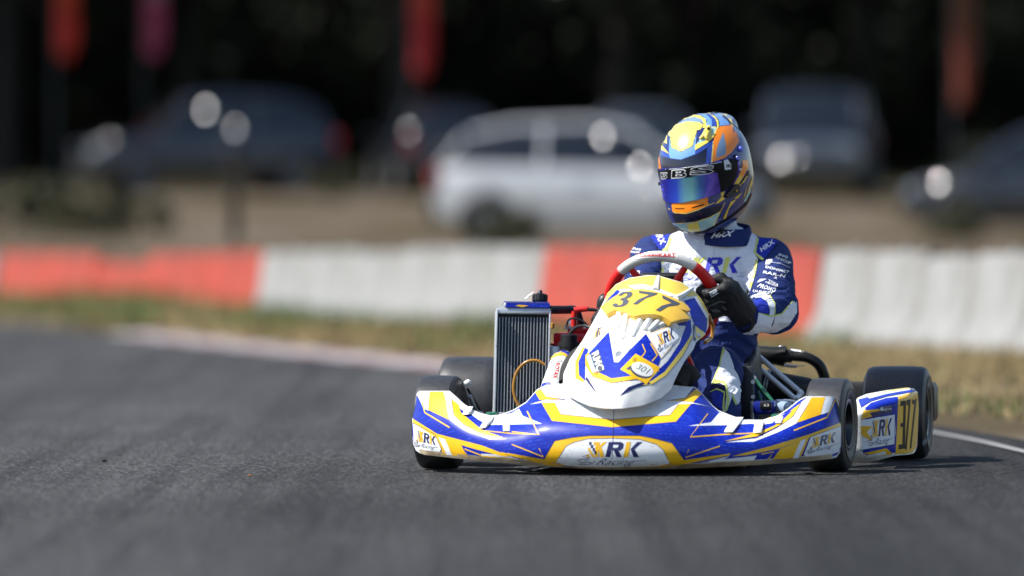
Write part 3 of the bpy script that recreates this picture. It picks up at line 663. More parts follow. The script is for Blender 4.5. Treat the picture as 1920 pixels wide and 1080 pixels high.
# ================================================================== THE KART
def pattern_mat(name, col, col2, sx, sy, rough=.38):
    m = mat(name, col, rough, 0, .15, coatrough=.2, spec=.3); n = m.node_tree.nodes; L = m.node_tree.links; b = n['Principled BSDF']
    tc = n.new('ShaderNodeTexCoord'); sep = n.new('ShaderNodeSeparateXYZ'); L.new(tc.outputs['Object'], sep.inputs[0]); cmb = n.new('ShaderNodeCombineXYZ')
    a = n.new('ShaderNodeMath'); a.operation = 'ADD'; L.new(sep.outputs['Z'], a.inputs[0])
    yy = n.new('ShaderNodeMath'); yy.operation = 'MULTIPLY'; L.new(sep.outputs['Y'], yy.inputs[0]); yy.inputs[1].default_value = .5; L.new(yy.outputs[0], a.inputs[1])
    sh = n.new('ShaderNodeMath'); sh.operation = 'MULTIPLY_ADD'; L.new(a.outputs[0], sh.inputs[0]); sh.inputs[1].default_value = -.5; L.new(sep.outputs['X'], sh.inputs[2])
    L.new(sh.outputs[0], cmb.inputs[0]); L.new(a.outputs[0], cmb.inputs[1])
    br = n.new('ShaderNodeTexBrick'); br.inputs['Scale'].default_value = 1.0; br.inputs['Brick Width'].default_value = sx; br.inputs['Row Height'].default_value = sy; br.inputs['Mortar Size'].default_value = sy * .3; br.inputs['Mortar Smooth'].default_value = .25
    br.inputs['Color1'].default_value = lin(col2); br.inputs['Color2'].default_value = lin(col); br.inputs['Mortar'].default_value = lin(col)
    L.new(cmb.outputs[0], br.inputs['Vector'])
    nz = n.new('ShaderNodeTexNoise'); nz.inputs['Scale'].default_value = 160; L.new(tc.outputs['Object'], nz.inputs[0])
    nz2 = n.new('ShaderNodeTexNoise'); nz2.inputs['Scale'].default_value = 14; nz2.inputs['Detail'].default_value = 8; L.new(tc.outputs['Object'], nz2.inputs[0])
    rr = n.new('ShaderNodeMapRange'); rr.inputs[1].default_value = .42; rr.inputs[2].default_value = .58; L.new(nz.outputs['Fac'], rr.inputs[0])
    mx = n.new('ShaderNodeMix'); mx.data_type = 'RGBA'; L.new(rr.outputs[0], mx.inputs[0]); mx.inputs[6].default_value = lin(col); L.new(br.outputs[0], mx.inputs[7]); L.new(mx.outputs[2], b.inputs['Base Color'])
    r2 = n.new('ShaderNodeMapRange'); r2.inputs[3].default_value = rough - .08; r2.inputs[4].default_value = rough + .2; L.new(nz2.outputs['Fac'], r2.inputs[0]); L.new(r2.outputs[0], b.inputs['Roughness'])
    return m
BLUE = pattern_mat('livery_blue', '#06229c', '#2049c0', .030, .012); WHITE = pattern_mat('livery_white', '#e6e9ec', '#cfd6da', .014, .007)
YEL = mat('livery_yellow', '#f2bb12', .4, 0, .15, noise=(30, .08)); NAVY = mat('livery_navy', '#171a55', .35, 0, .5); PALE = mat('livery_pale_yellow', '#f4d652', .32, 0, .6, noise=(30, .06))
PLAST = mat('white_plastic', '#e4e4e0', .38, 0, .2, noise=(25, .08), bump=(120, .08)); BEIGE = mat('scuffed_plastic', '#c9b79a', .6, noise=(18, .35), col2='#8b7a62')
TYRE = mat('tyre_rubber', '#353639', .42, noise=(60, .35), bump=(300, .25), spec=.5); TYRE2 = mat('tyre_sidewall', '#111213', .42, bump=(200, .1))
RIM = mat('magnesium_rim', '#43464a', .32, .9); BLK = mat('black_plastic', '#141517', .45, bump=(150, .1)); BLKM = mat('black_pipe', '#17191b', .38, .4, noise=(25, .4), col2='#2b2a29'); CHROME = mat('polished_steel', '#f0f1f2', .25, .45)
ALU = mat('bare_aluminium', '#c9ccd0', .38, .65, bump=(120, .15)); GREEN = mat('green_frame', '#1d6a46', .3, 0, .8); REDP = mat('red_plastic', '#d31c16', .35, 0, .3); REDC = mat('red_casting', '#cc1c24', .4, .1, noise=(60, .3)); AMBER = mat('amber_hose', '#a8762a', .25, 0, .6)
INK = mat('number_ink', '#4b5057', .4, 0, .4); [add_dirt(m_, .4, 30, '#5c5348') for m_ in (WHITE, YEL, PLAST)]; add_dirt(BLUE, .4, 30, '#3a4a78'); REDG = mat('grip_red', '#d4140f', .45, bump=(250, .2)); GREYG = mat('grip_grey', '#c9c8c4', .5, bump=(250, .2)); TRAY = mat('floor_tray', '#2b2d30', .5, .3)
kart = empty('racing_kart', KO, YAW, 'blue, white and yellow racing kart numbered 377 cornering on the asphalt', 'kart')
part = lambda v, f, nm, m, par=None, sh=40: mk(nm, v, f, m, par or kart, True, True, None, sh)
ROWX = lambda pts: [p[0] for p in pts]
# ---- nose fairing (front bumper cover)
TOP = [(773, 760), (776, 748), (780, 739), (787, 733), (843, 733), (856, 744), (870, 757), (888, 769), (903, 775), (920, 779), (940, 777), (963, 768), (987, 753), (1007, 730), (1023, 722), (1060, 719), (1150, 717), (1240, 719), (1280, 724), (1304, 726), (1315, 736), (1336, 760), (1347, 769), (1374, 780), (1397, 787), (1430, 787), (1458, 779), (1480, 764), (1497, 750), (1510, 743), (1560, 743), (1568, 747), (1574, 756), (1577, 770)]
BOT = [(773, 822), (775, 833), (780, 845), (788, 850), (797, 853), (850, 859), (903, 865), (1027, 875), (1140, 881), (1280, 879), (1419, 872), (1524, 864), (1560, 860), (1569, 857), (1575, 848), (1577, 835)]
topy = lambda x: float(np.interp(x, ROWX(TOP), [p[1] for p in TOP])); boty = lambda x: float(np.interp(x, ROWX(BOT), [p[1] for p in BOT]))
def fair_depth(px, py):
    u = (px - 1150) / (377 if px < 1150 else 427); au = min(1, abs(u)); Df = -.47 + .26 * au ** 2.1
    back = float(np.interp(au, [0, .36, .5, .62, .8, .95, 1], [.28, .27, .17, .10, .10, .10, .07]))
    v = min(1, max(0, (py - topy(px)) / max(20, boty(px) - topy(px))))
    g = float(np.interp(v, [0, .1, .25, .42, .5, .6, .8, .93, 1], [0, .28, .58, .84, .925, .975, 1, .97, .86]))
    e = min(px - 773, 1577 - px) / 34; wrap = .075 * (1 - min(1, max(0, e))) ** 2
    return Df + back * (1 - g) + wrap
FO = TOP + BOT[::-1]
v, f = tri_poly(FO, 5.0); fv = [K(x, y, fair_depth(x, y)) for x, y in v]
fv = relax(fv, f, 3)
fairing = shell('nose_fairing', fv, f, PLAST, kart, .006)
kit = Kit(bvh_of([fairing])); Z7 = zoomed(1480, 620, 3.857); Z5 = zoomed(960, 700, 4.8); Z3 = zoomed(760, 540, 3.0); Z6 = zoomed(1280, 600, 3.6)
ins = [(x, y + 2.5) for x, y in TOP[1:-1]] + [(x, y - 10 if 790 < x < 1560 else y - 4) for x, y in BOT[::-1]]
kit.poly(ins, BLUE, 0)
wht, yel, nav, blu = (lambda L_: (lambda Zf, *p: kit.poly(Zf(*p), WHITE, L_)))(1), (lambda L_: (lambda Zf, *p: kit.poly(Zf(*p), YEL, L_)))(2), None, None
# centre panel
wht(Z5, (262, 100), (1000, 88), (1440, 95), (1640, 125), (1560, 225), (1500, 272), (1420, 377), (900, 421), (440, 371), (385, 272), (310, 215), (258, 145))
yel(Z5, (205, 165), (258, 145), (310, 215), (480, 240), (250, 243)); yel(Z5, (268, 270), (385, 266), (440, 373), (900, 422), (900, 487), (360, 430))
yel(Z5, (900, 422), (1420, 379), (1498, 280), (1618, 270), (1475, 437), (900, 487)); yel(Z5, (1655, 142), (1708, 185), (1630, 262), (1500, 252), (1390, 252), (1560, 228))
kit.poly(Z5((150, 285), (290, 243), (480, 240), (385, 266), (268, 268)), WHITE, 3); kit.poly(Z5((1400, 250), (1610, 263), (1775, 302), (1640, 277), (1498, 281)), WHITE, 3)
for ln in (((258, 145), (310, 215), (480, 240)), ((385, 268), (440, 372), (900, 421), (1420, 378), (1498, 281)), ((1640, 130), (1560, 227), (1390, 252)), ((150, 285), (290, 243), (480, 241))): kit.line(Z5(*ln), .9, NAVY, 4)
yel(Z5, (290, 770), (385, 610), (540, 580), (700, 563), (900, 560), (1150, 563), (1280, 588), (1435, 628), (1548, 778), (1450, 830), (1400, 838), (900, 845), (470, 838), (350, 810))
kit.poly(Z5((400, 792), (490, 655), (560, 622), (680, 590), (900, 585), (1150, 595), (1300, 640), (1362, 692), (1420, 808), (1300, 832), (900, 842), (600, 836), (480, 824)), WHITE, 3)
kit.line(Z5((400, 792), (490, 655), (560, 622), (680, 590), (900, 585), (1150, 595), (1300, 640), (1362, 692), (1420, 808)), 1.0, NAVY, 4)
kit.line(Z5((290, 772), (385, 608), (540, 578), (700, 561), (1150, 561), (1280, 586), (1437, 626), (1552, 780)), .9, NAVY, 4)
for ln in (((0, 640), (283, 750), (245, 675)), ((140, 345), (245, 553), (0, 528)), ((1870, 655), (1560, 757), (1590, 685)), ((1760, 365), (1605, 572), (1920, 552))): kit.line(Z5(*ln), 2.0, YEL, 2)
yel(Z5, (-40, 715), (290, 772), (350, 810), (470, 836), (300, 820), (-40, 733)); yel(Z5, (1548, 778), (1960, 722), (1960, 737), (1600, 805), (1400, 840))
wht(Z5, (-60, 745), (280, 822), (120, 812), (-20, 790)); wht(Z5, (1960, 745), (1600, 822), (1750, 812), (1860, 790))
# wing on the kart's right (picture left)
wht(Z3, (58, 598), (80, 584), (140, 584), (130, 690), (105, 680), (75, 615)); yel(Z3, (137, 584), (215, 584), (225, 612), (247, 742), (130, 687))
wht(Z3, (218, 588), (250, 584), (330, 655), (385, 705), (320, 690), (262, 635), (272, 718), (330, 770), (430, 828), (585, 850), (470, 851), (350, 802), (250, 742), (236, 680))
yel(Z3, (258, 625), (300, 660), (312, 702), (430, 798), (560, 845), (430, 822), (330, 768), (273, 716))
kit.line(Z3((95, 640), (112, 702), (250, 785)), 2.4, YEL, 2)
wht(Z3, (345, 668), (400, 705), (470, 722), (530, 722), (600, 705), (640, 680), (660, 720), (770, 765), (560, 770), (470, 772), (410, 742), (360, 705))
yel(Z3, (44, 735), (180, 820), (430, 885), (590, 945), (560, 948), (400, 908), (170, 840), (44, 757)); wht(Z3, (46, 759), (168, 822), (205, 905), (188, 938), (120, 928), (60, 905), (48, 880))
kit.line(Z3((46, 759), (168, 822), (205, 905), (188, 938)), 1.0, NAVY, 4)
yel(Z3, (172, 838), (315, 882), (350, 948), (205, 935), (207, 905)); kit.poly(Z3((188, 840), (226, 852), (264, 940), (236, 938)), WHITE, 3)
kit.line(Z3((352, 950), (335, 905), (440, 945), (610, 962)), 2.2, YEL, 2); wht(Z3, (425, 932), (560, 937), (680, 972), (450, 960)); kit.line(Z3((540, 925), (760, 980), (880, 1003)), 2.2, YEL, 2)
kit.line(Z3((450, 805), (600, 820), (750, 826), (685, 695)), 1.6, YEL, 2); kit.line(Z3((258, 623), (273, 718), (330, 771), (430, 824), (585, 850)), .9, NAVY, 4)
# wing on the kart's left (picture right)
wht(Z6, (795, 562), (840, 524), (872, 524), (800, 640), (765, 700), (640, 760), (480, 822), (290, 826), (500, 800), (640, 730), (740, 660)); yel(Z6, (868, 524), (960, 524), (930, 640), (770, 695), (830, 600))
wht(Z6, (962, 524), (1022, 524), (985, 622), (932, 640)); kit.line(Z6((1032, 528), (1000, 602), (970, 660), (750, 747)), 2.2, YEL, 2); wht(Z6, (1036, 528), (1056, 560), (1058, 630), (1040, 565))
yel(Z6, (800, 562), (735, 610), (660, 690), (520, 760), (280, 820), (500, 790), (680, 702), (748, 650)); yel(Z6, (1070, 690), (860, 770), (600, 850), (330, 920), (430, 912), (640, 870), (870, 790), (1068, 715))
kit.poly(Z6((740, 615), (690, 665), (620, 715), (540, 748), (600, 700), (680, 640)), BLUE, 3)
wht(Z6, (862, 787), (1066, 716), (1066, 885), (985, 912), (870, 930), (812, 912)); kit.line(Z6((1066, 716), (862, 787), (812, 912)), 1.0, NAVY, 4)
yel(Z6, (660, 866), (850, 797), (800, 915), (740, 932), (608, 938)); kit.poly(Z6((795, 815), (832, 803), (778, 930), (742, 932)), WHITE, 3)
kit.line(Z6((575, 940), (615, 890), (530, 905)), 2.2, YEL, 2); wht(Z6, (270, 940), (500, 915), (480, 945), (200, 958)); wht(Z6, (248, 625), (340, 652), (420, 682), (540, 682), (640, 658), (690, 630), (620, 695), (540, 708), (460, 702), (280, 712), (40, 716), (190, 692))
kit.line(Z6((800, 562), (748, 650), (680, 702), (500, 790), (280, 822)), .9, NAVY, 4); kit.line(Z6((50, 790), (280, 775), (500, 765)), 2.0, YEL, 2)
# scuffed raw edge along the bottom
kit.poly([(x, y - 9) for x, y in BOT[3:-3]] + [(x, y - 1) for x, y in BOT[3:-3][::-1]], BEIGE, 2)
kit.line([(1150, 718), (1151, 760), (1150, 800), (1149, 840), (1147, 878)], .8, NAVY, 5)
def logo(k, q, c1=YEL, c2=NAVY, script=True, L_=5):
    """three slanted block letters with a chequered tail, script word and little doodle"""
    def U(x0, x1, y0, y1): return lambda *p: [((x0 + (x1 - x0) * a) , (y0 + (y1 - y0) * b)) for a, b in p]
    a = U(.17, .42, .0, .62); k.upoly(q, a((.42, 0), (.62, 0), (.50, 1), (.30, 1)), c1, L_); k.upoly(q, a((.60, .45), (1.02, 0), (.78, 0), (.58, .30)), c1, L_); k.upoly(q, a((.56, .45), (.72, .38), (.88, 1), (.62, 1)), c1, L_)
    for i in range(4):
        for j in range(5):
            if (i + j) % 2 == 0: k.upoly(q, a((.0 + i * .13 - j * .03, j * .2), (.13 + i * .13 - j * .03, j * .2), (.12 + i * .13 - j * .03, j * .2 + .2), (-.01 + i * .13 - j * .03, j * .2 + .2)), c1 if (i + 2 * j) % 3 else c2, L_ + (0 if i < 3 else 1), 9)
    b = U(.42, .68, 0, .62); k.upoly(q, b((.12, 0), (.38, 0), (.20, 1), (-.06, 1)), c2, L_); k.upoly(q, b((.38, 0), (.80, 0), (.95, .12), (.92, .40), (.78, .55), (.30, .55), (.33, .40), (.62, .38), (.68, .18), (.35, .17)), c2, L_); k.upoly(q, b((.40, .55), (.66, .55), (.86, 1), (.58, 1)), c2, L_)
    c = U(.66, .92, 0, .62); k.upoly(q, c((.18, 0), (.42, 0), (.28, 1), (.02, 1)), c1, L_); k.upoly(q, c((.40, .48), (.78, 0), (1.06, 0), (.62, .48)), c2, L_); k.upoly(q, c((.40, .46), (.62, .46), (.90, 1), (.60, 1)), c2, L_)
    if script:
        k.text('Racing', [quadmap(q, *p) for p in ((.30, .68), (.86, .68), (.82, 1.0), (.26, 1.0))], c2, L_, -.01, .5)
        k.line([quadmap(q, *p) for p in ((.78, .78), (.90, .76), (1.0, .74))], .7, c2, L_)
        for p in (((.0, .78), (.06, .70), (.12, .74), (.17, .66)), ((.02, .88), (.10, .92), (.20, .88), (.26, .78)), ((.08, .60), (.14, .54), (.17, .62), (.10, .66)), ((.03, .80), (.09, .84), (.15, .80), (.20, .84))): k.line([quadmap(q, *z) for z in p], 1.1, c2, L_)
logo(kit, Z5((590, 618), (1215, 618), (1205, 835), (590, 835))); logo(kit, Z3((52, 790), (178, 838), (192, 915), (52, 898))); logo(kit, Z6((845, 805), (1045, 752), (1040, 862), (835, 912)))
kit.build('sticker', fairing)
# white straps that hold the cover on its bumper bar
def strap(px, py, dx, dy, w):
    a = [K(px + dx * t, py + dy * t, fair_depth(min(1570, max(780, px + dx * t)), py + dy * t) - .004 - .006 * math.sin(math.pi * t)) for t in np.linspace(0, 1, 6)]
    side = EX * w; vv = []; ff = []
    for p in a: vv += [p - side, p - side * .6 - EY * .006, p + side * .6 - EY * .006, p + side, p + side * .5 + EY * .006, p - side * .5 + EY * .006]
    for i in range(5):
        for j in range(6): ff.append((i * 6 + j, i * 6 + (j + 1) % 6, (i + 1) * 6 + (j + 1) % 6, (i + 1) * 6 + j))
    ff += [tuple(range(6))[::-1], tuple(range(30, 36))]; mk('strap', vv, ff, PLAST, fairing, True, True, None, 50)
for s_ in ((880, 762, -6, 15, .011), (920, 780, -14, 22, .011), (948, 778, 2, 30, .010), (1385, 782, -20, 28, .014), (1424, 789, -4, 22, .012), (1462, 779, -2, 14, .010)): strap(*s_)
# ---- front panel
NO = [(1065, 742), (1055.5, 719), (1057, 700), (1069, 672), (1092, 639), (1111, 605), (1125, 580), (1131, 567), (1139, 550), (1155, 533), (1180, 521), (1214, 516), (1236, 517), (1278, 529), (1303, 546), (1319, 567), (1328, 586), (1329, 611), (1322, 628), (1305, 642), (1300, 655), (1283, 678), (1269, 705), (1258, 730), (1239, 747), (1205, 760), (1167, 766), (1133, 765), (1105, 760), (1083, 751)]
def nose_depth(px, py):
    t = (766 - py) / 250; cx = 1155 + 77 * t; hw = float(np.interp(t, [0, .2, .5, .8, 1], [95, 105, 105, 98, 90])); s = (px - cx) / hw
    return -.46 + .30 * t + .24 * t * t + .11 * s * s * (1 + .5 * t) - .02 * math.exp(-(s / .25) ** 2) * (1 - t)
v, f = tri_poly(NO, 5.0); panel = shell('front_panel', [K(x, y, nose_depth(x, y)) for x, y in v], f, PLAST, kart, .006)
Z4 = zoomed(1000, 500, 3.6); ZB = zoomed(1120, 510, 8.31)
VO = ZB((48, 552), (95, 500), (240, 395), (380, 315), (540, 275), (700, 263), (850, 283), (1000, 328), (1200, 408), (1350, 480), (1410, 525), (1455, 592), (1390, 602), (1300, 578), (1370, 640), (1455, 722), (1300, 738), (1150, 778), (1075, 722), (1000, 680), (900, 657), (720, 655), (570, 685), (500, 655), (440, 620), (270, 588), (200, 620), (135, 662), (95, 615))
v, f = tri_poly(VO, 3.5); visor_n = shell('number_visor', [K(x, y, nose_depth(x, y) - .030 - .012 * min(1, max(0, (y - 545) / 50))) for x, y in v], f, mat('yellow_plastic', '#f5c33c', .34, 0, .5, noise=(30, .08)), panel, .016)
kit = Kit(bvh_of([visor_n]), step=3)
def num3(q): kit.upoly(q, [(.02, .14), (.30, 0), (.80, 0), (.98, .14), (.95, .34), (.72, .47), (.93, .60), (.92, .82), (.70, .98), (.25, 1.0), (.0, .86), (.08, .74), (.30, .76), (.34, .88), (.55, .86), (.60, .70), (.52, .57), (.34, .54), (.36, .42), (.56, .38), (.66, .24), (.60, .12), (.42, .12), (.34, .24), (.10, .26)], INK, 1)
def num7(q): kit.upoly(q, [(.0, .0), (1.0, .0), (1.0, .16), (.68, .50), (.50, 1.0), (.14, 1.0), (.32, .60), (.68, .20), (.10, .17)], INK, 1)
num3(ZB((330, 315), (575, 308), (470, 545), (215, 555))); num7(ZB((645, 292), (945, 332), (720, 518), (520, 505))); num7(ZB((1010, 362), (1285, 490), (1065, 650), (880, 590))); kit.build('number', panel)
for p in (((345, 600), (337, 740), (330, 865)), ((462, 625), (430, 800), (395, 1050)), ((720, 670), (640, 800), (550, 1010)), ((890, 670), (790, 780), (728, 905)), ((1000, 700), (900, 830), (800, 920)), ((1240, 865), (1100, 790), (930, 850))):
    pts = ZB(*p); part(*tube([K(x, y, nose_depth(x, y) - .002) for x, y in pts], [.009, .010, .006], 10, 5), 'vent_rib', PLAST, panel)
kit = Kit(bvh_of([panel]), step=4)
kit.poly(Z4((510, 440), (530, 560), (545, 645), (575, 648), (640, 575), (760, 455), (860, 620), (835, 690), (700, 738), (530, 755), (475, 735), (352, 655), (352, 610), (400, 560)), BLUE, 1)
kit.poly(Z4((500, 450), (515, 448), (533, 560), (547, 645), (575, 648), (640, 575), (690, 500), (640, 430), (560, 400), (510, 410)), PLAST, 2)
kit.poly(Z4((352, 600), (378, 580), (380, 655), (440, 715), (530, 757), (690, 735), (835, 690), (850, 705), (690, 762), (530, 788), (400, 742), (352, 665)), YEL, 2)
kit.line(Z4((352, 600), (352, 665), (400, 742), (530, 788), (690, 762), (760, 770)), 1.0, NAVY, 3)
kit.poly(Z4((285, 640), (345, 545), (372, 560), (352, 640), (350, 770), (300, 748)), BLUE, 1); kit.poly(Z4((284, 640), (335, 545), (348, 552), (306, 645), (310, 735), (345, 768), (338, 782), (285, 755)), YEL, 2)
kit.poly(Z4((352, 762), (362, 742), (442, 872), (395, 820)), NAVY, 2); kit.poly(Z4((578, 878), (640, 815), (760, 772), (800, 790), (690, 818)), NAVY, 2)
kit.poly(Z4((850, 690), (905, 640), (985, 520), (1030, 400), (950, 395), (1060, 360), (1068, 440), (1010, 570), (880, 722), (760, 800), (740, 790), (830, 730)), BLUE, 1)
kit.poly(Z4((1066, 460), (1072, 480), (1010, 598), (895, 735), (800, 795), (735, 800), (800, 770), (885, 710), (1000, 560)), PALE, 2); kit.line(Z4((1072, 482), (1010, 600), (895, 737), (800, 797)), 1.0, NAVY, 3)
kit.poly(Z4((770, 455), (830, 428), (958, 393), (980, 480), (925, 545), (862, 622)), WHITE, 2); kit.line(Z4((958, 393), (770, 455), (862, 622), (925, 545)), 1.4, YEL, 3)
logo(kit, Z4((812, 470), (945, 415), (975, 520), (845, 590)), L_=4)
kit.poly(Z4((690, 590), (855, 682), (762, 796), (588, 696)), YEL, 3)
def ring_(cx, cy, rx, ry, ang): return Z4(*[(cx + rx * math.cos(a) * math.cos(ang) - ry * math.sin(a) * math.sin(ang), cy + rx * math.cos(a) * math.sin(ang) + ry * math.sin(a) * math.cos(ang)) for a in np.linspace(0, 6.283, 28)[:-1]])
kit.poly(ring_(728, 706, 78, 46, .35), INK, 4, 3); kit.poly(ring_(735, 696, 76, 43, .35), PLAST, 5, 3); kit.text('301', Z4((705, 655), (790, 695), (772, 735), (690, 690)), mat('green_ink', '#2c5a48', .5), 6, -.01, .3)
kit.poly(Z4((680, 612), (700, 622), (690, 650), (668, 640)), mat('ochre', '#a8871c', .5), 4); kit.poly(Z4((625, 690), (655, 672), (660, 690), (645, 705)), INK, 4)
kit.poly(Z4((388, 590), (440, 560), (484, 700), (430, 722)), INK, 3); kit.text('RMC', Z4((440, 566), (482, 694), (430, 712), (395, 592)), PLAST, 4, .02)
kit.poly(Z4((360, 610), (386, 595), (425, 715), (400, 720)), mat('pale_green', '#bcd9c4', .5), 3); kit.text('2023', Z4((405, 700), (440, 722), (430, 735), (395, 716)), REDP, 4)
logo(kit, Z4((415, 430), (470, 400), (445, 500), (385, 545)), L_=4, script=False)
kit.line(Z4((735, 525), (755, 575), (740, 600), (690, 640)), 2.0, YEL, 3); kit.line(Z4((790, 520), (835, 600), (800, 640)), 2.4, YEL, 3)
kit.poly(Z4((475, 262), (500, 182), (562, 122), (650, 80), (770, 63), (840, 64), (1000, 110), (1085, 168), (1150, 245), (1170, 310), (1165, 380), (1100, 215), (1010, 190), (860, 190), (640, 150), (590, 150), (520, 200)), PALE, 1)
kit.poly(Z4((640, 130), (740, 120), (820, 140), (940, 185), (1000, 200), (880, 205), (700, 165)), PLAST, 2); kit.poly(Z4((1015, 225), (1088, 208), (1172, 350), (1166, 450), (1090, 400), (1050, 300)), BLUE, 2); kit.line(Z4((1015, 222), (1092, 205), (1174, 345)), 5, PLAST, 3); kit.line(Z4((1100, 190), (1150, 250), (1176, 320), (1174, 400)), 2.2, PALE, 3)
kit.poly(Z4((480, 250), (565, 158), (585, 168), (515, 250)), BLUE, 2); kit.poly(Z4((1075, 400), (1090, 380), (1085, 470), (1100, 500), (1080, 500)), NAVY, 2); kit.poly(Z4((1092, 400), (1160, 455), (1120, 500), (1098, 490)), PALE, 2)
kit.build('sticker', panel)
for p in (((845, 66), (835, 110), (825, 160)), ((1075, 145), (1010, 190), (960, 215))): part(*tube([K(x, y, nose_depth(x, y) - .001) for x, y in Z4(*p)], [.005, .008, .010], 8, 4), 'moulded_rib', PLAST, panel)
for (x, y, r) in ((580, 597, .011), (1110, 468, .008)):
    c = K(*Z4((x, y))[0], nose_depth(*Z4((x, y))[0])); part(*lathe([(.006, 0), (.006, r * .55), (.003, r * .6), (.004, r), (-.004, r * 1.1)], c, (CAM - c).normalized() + Vector((0, 0, .5)), 16), 'panel_bolt', ALU, panel)
part(*tube([K(1328, 590, .10), K(1336, 610, .13), K(1334, 632, .13), K(1322, 642, .10)], .006, 8), 'panel_hook', AMBER, panel)
# ---- wheels
def wheel(c, R, Wd, steer, name, hubm=RIM):
    ax = (EX * math.cos(steer) + EY * math.sin(steer)).normalized(); h = Wd / 2; rr = .0655
    prof = [(-h * .86, rr + .004), (-h * .98, rr + .02), (-h, R * .74), (-h * .97, R * .86), (-h * .90, R * .945), (-h * .78, R * .985), (-h * .5, R * .997), (0, R), (h * .5, R * .997), (h * .78, R * .985), (h * .90, R * .945), (h * .97, R * .86), (h, R * .74), (h * .98, rr + .02), (h * .86, rr + .004)]
    w = part(*lathe(prof, c, ax, 72), name, TYRE, None, 25)
    for s in (-1, 1):
        part(*lathe([(s * h * .995, R * .80), (s * (h + .0012), R * .79), (s * (h + .0012), R * .77), (s * h * 1.0, R * .76)], c, ax, 64), 'sidewall_ridge', TYRE2, w)
    part(*lathe([(-h * .90, rr + .008), (-h * .93, rr + .004), (-h * .90, rr - .004), (-h * .5, rr - .012), (h * .5, rr - .012), (h * .90, rr - .004), (h * .93, rr + .004), (h * .90, rr + .008)], c, ax, 48), 'rim', hubm, w)
    part(*lathe([(-.012, rr - .010), (-.006, .02), (.03, .02), (.035, .012), (.035, 0)], c, ax, 32), 'hub', BLKM, w)
    for k in range(3):
        an = k * 2.094 + .4; a2 = EZ; a1 = ax.cross(a2).normalized(); pp = Vector(c) + (a1 * math.cos(an) + a2 * math.sin(an)) * .03
        part(*lathe([(0.01, .006), (.022, .006), (.022, 0)], pp, ax, 6), 'wheel_nut', ALU, w)
    return w
def wc(px, yl, R):                           # wheel centre standing on the asphalt
    p = K(px, 800, yl); return Vector((p.x, p.y, R + .005))
ST = math.radians(-4)
WFL = wc(1557, 0, .132); WFR = wc(826, 0, .134); WRL = wc(1683, 1.04, .139); WRR = wc(888, 1.04, .139) + Vector((0, 0, .024))
wheel(WFL, .132, .118, ST, 'front_wheel'); wheel(WFR, .134, .118, ST, 'front_wheel'); wheel(WRL, .139, .19, 0, 'rear_wheel'); wheel(WRR, .139, .19, 0, 'rear_wheel')
# worn maker's patches on the sidewalls
wl_ = [o for o in bpy.data.objects if o.name.startswith(('front_wheel', 'rear_wheel'))]; SW = mat('sidewall_print', '#8c9094', .6)
def patch(i, *pl):
    k = Kit(bvh_of([wl_[i]]), step=3)
    for p in pl: k.poly(Z7(*p), SW, 1)
    if k.f: k.build('sidewall_print', wl_[i])
wl_.sort(key=lambda o: o.name)
iL = [i for i, o in enumerate(wl_) if (o.data.vertices[0].co.x > 0 and o.name.startswith('rear'))][0]; jL = [i for i, o in enumerate(wl_) if (o.data.vertices[0].co.x > 0 and o.name.startswith('front'))][0]
patch(iL, ((998, 375), (1014, 382), (1008, 428), (994, 418)), ((962, 800), (1004, 757), (1004, 790), (966, 836))); patch(jL, ((431, 645), (441, 645), (441, 762), (432, 752)))
# ---- frame
mb = MB()
for s in (-1, 1):
    mb.add(*tube([KL(s * .14, -.30, .06), KL(s * .27, -.20, .055), KL(s * .36, 0, .055), KL(s * .33, .35, .05), KL(s * .31, .8, .05), KL(s * .33, 1.1, .07)], .016, 10))
for y in (-.20, .02, .48, .85): mb.add(*tube([KL(-.33, y, .05), KL(.33, y, .05)], .015, 10))
mb.add(*tube([KL(-.40, 0, .11), KL(.40, 0, .11)], .016, 10)); mb.build('frame_tubes', GREEN, kart)
part(*tube([KL(-.60, 1.04, .144), KL(.62, 1.04, .144)], .025, 16), 'rear_axle', ALU)
part(*box(KL(0, .17, .034), EX * .30, EY * .37, EZ * .003, .002), 'floor_tray', TRAY)
part(*tube([KL(-.46, -.10, .06), KL(-.42, -.30, .10), KL(0, -.40, .10), KL(.42, -.30, .10), KL(.46, -.10, .06)], .010, 10), 'bumper_bar', CHROME)
part(*tube([KL(-.28, -.10, .13), KL(-.24, -.24, .13), KL(0, -.28, .13), KL(.24, -.24, .13), KL(.28, -.10, .13)], .009, 10), 'bumper_bar', CHROME)
for wcn, s in ((WFL, 1), (WFR, -1)):
    part(*tube([wcn - EX * (s * .13) - EZ * .02, wcn - EX * s * .02], .0125, 12), 'stub_axle', BLKM); part(*tube([wcn - EX * (s * .12) + EY * .06 - EZ * .02, KL(s * .05, .10, .13)], .007, 8), 'tie_rod', ALU)
    part(*box(wcn - EX * (s * .15) - EZ * .015, EX * .018, EY * .022, EZ * .045, .006), 'kingpin_yoke', GREEN)
part(*lathe([(0, .007), (.012, .010), (.02, .008), (.024, 0)], K(870, 722, .03), EX + EZ * .6, 14), 'spindle_cap', PLAST); part(*tube([K(880, 742, .04), K(892, 765, .07), K(905, 778, .08)], .007, 8), 'brake_bracket', ALU)
part(*tube([K(876, 728, .05), K(890, 752, .06), K(903, 776, .08)], .004, 8), 'brake_line', BLK)
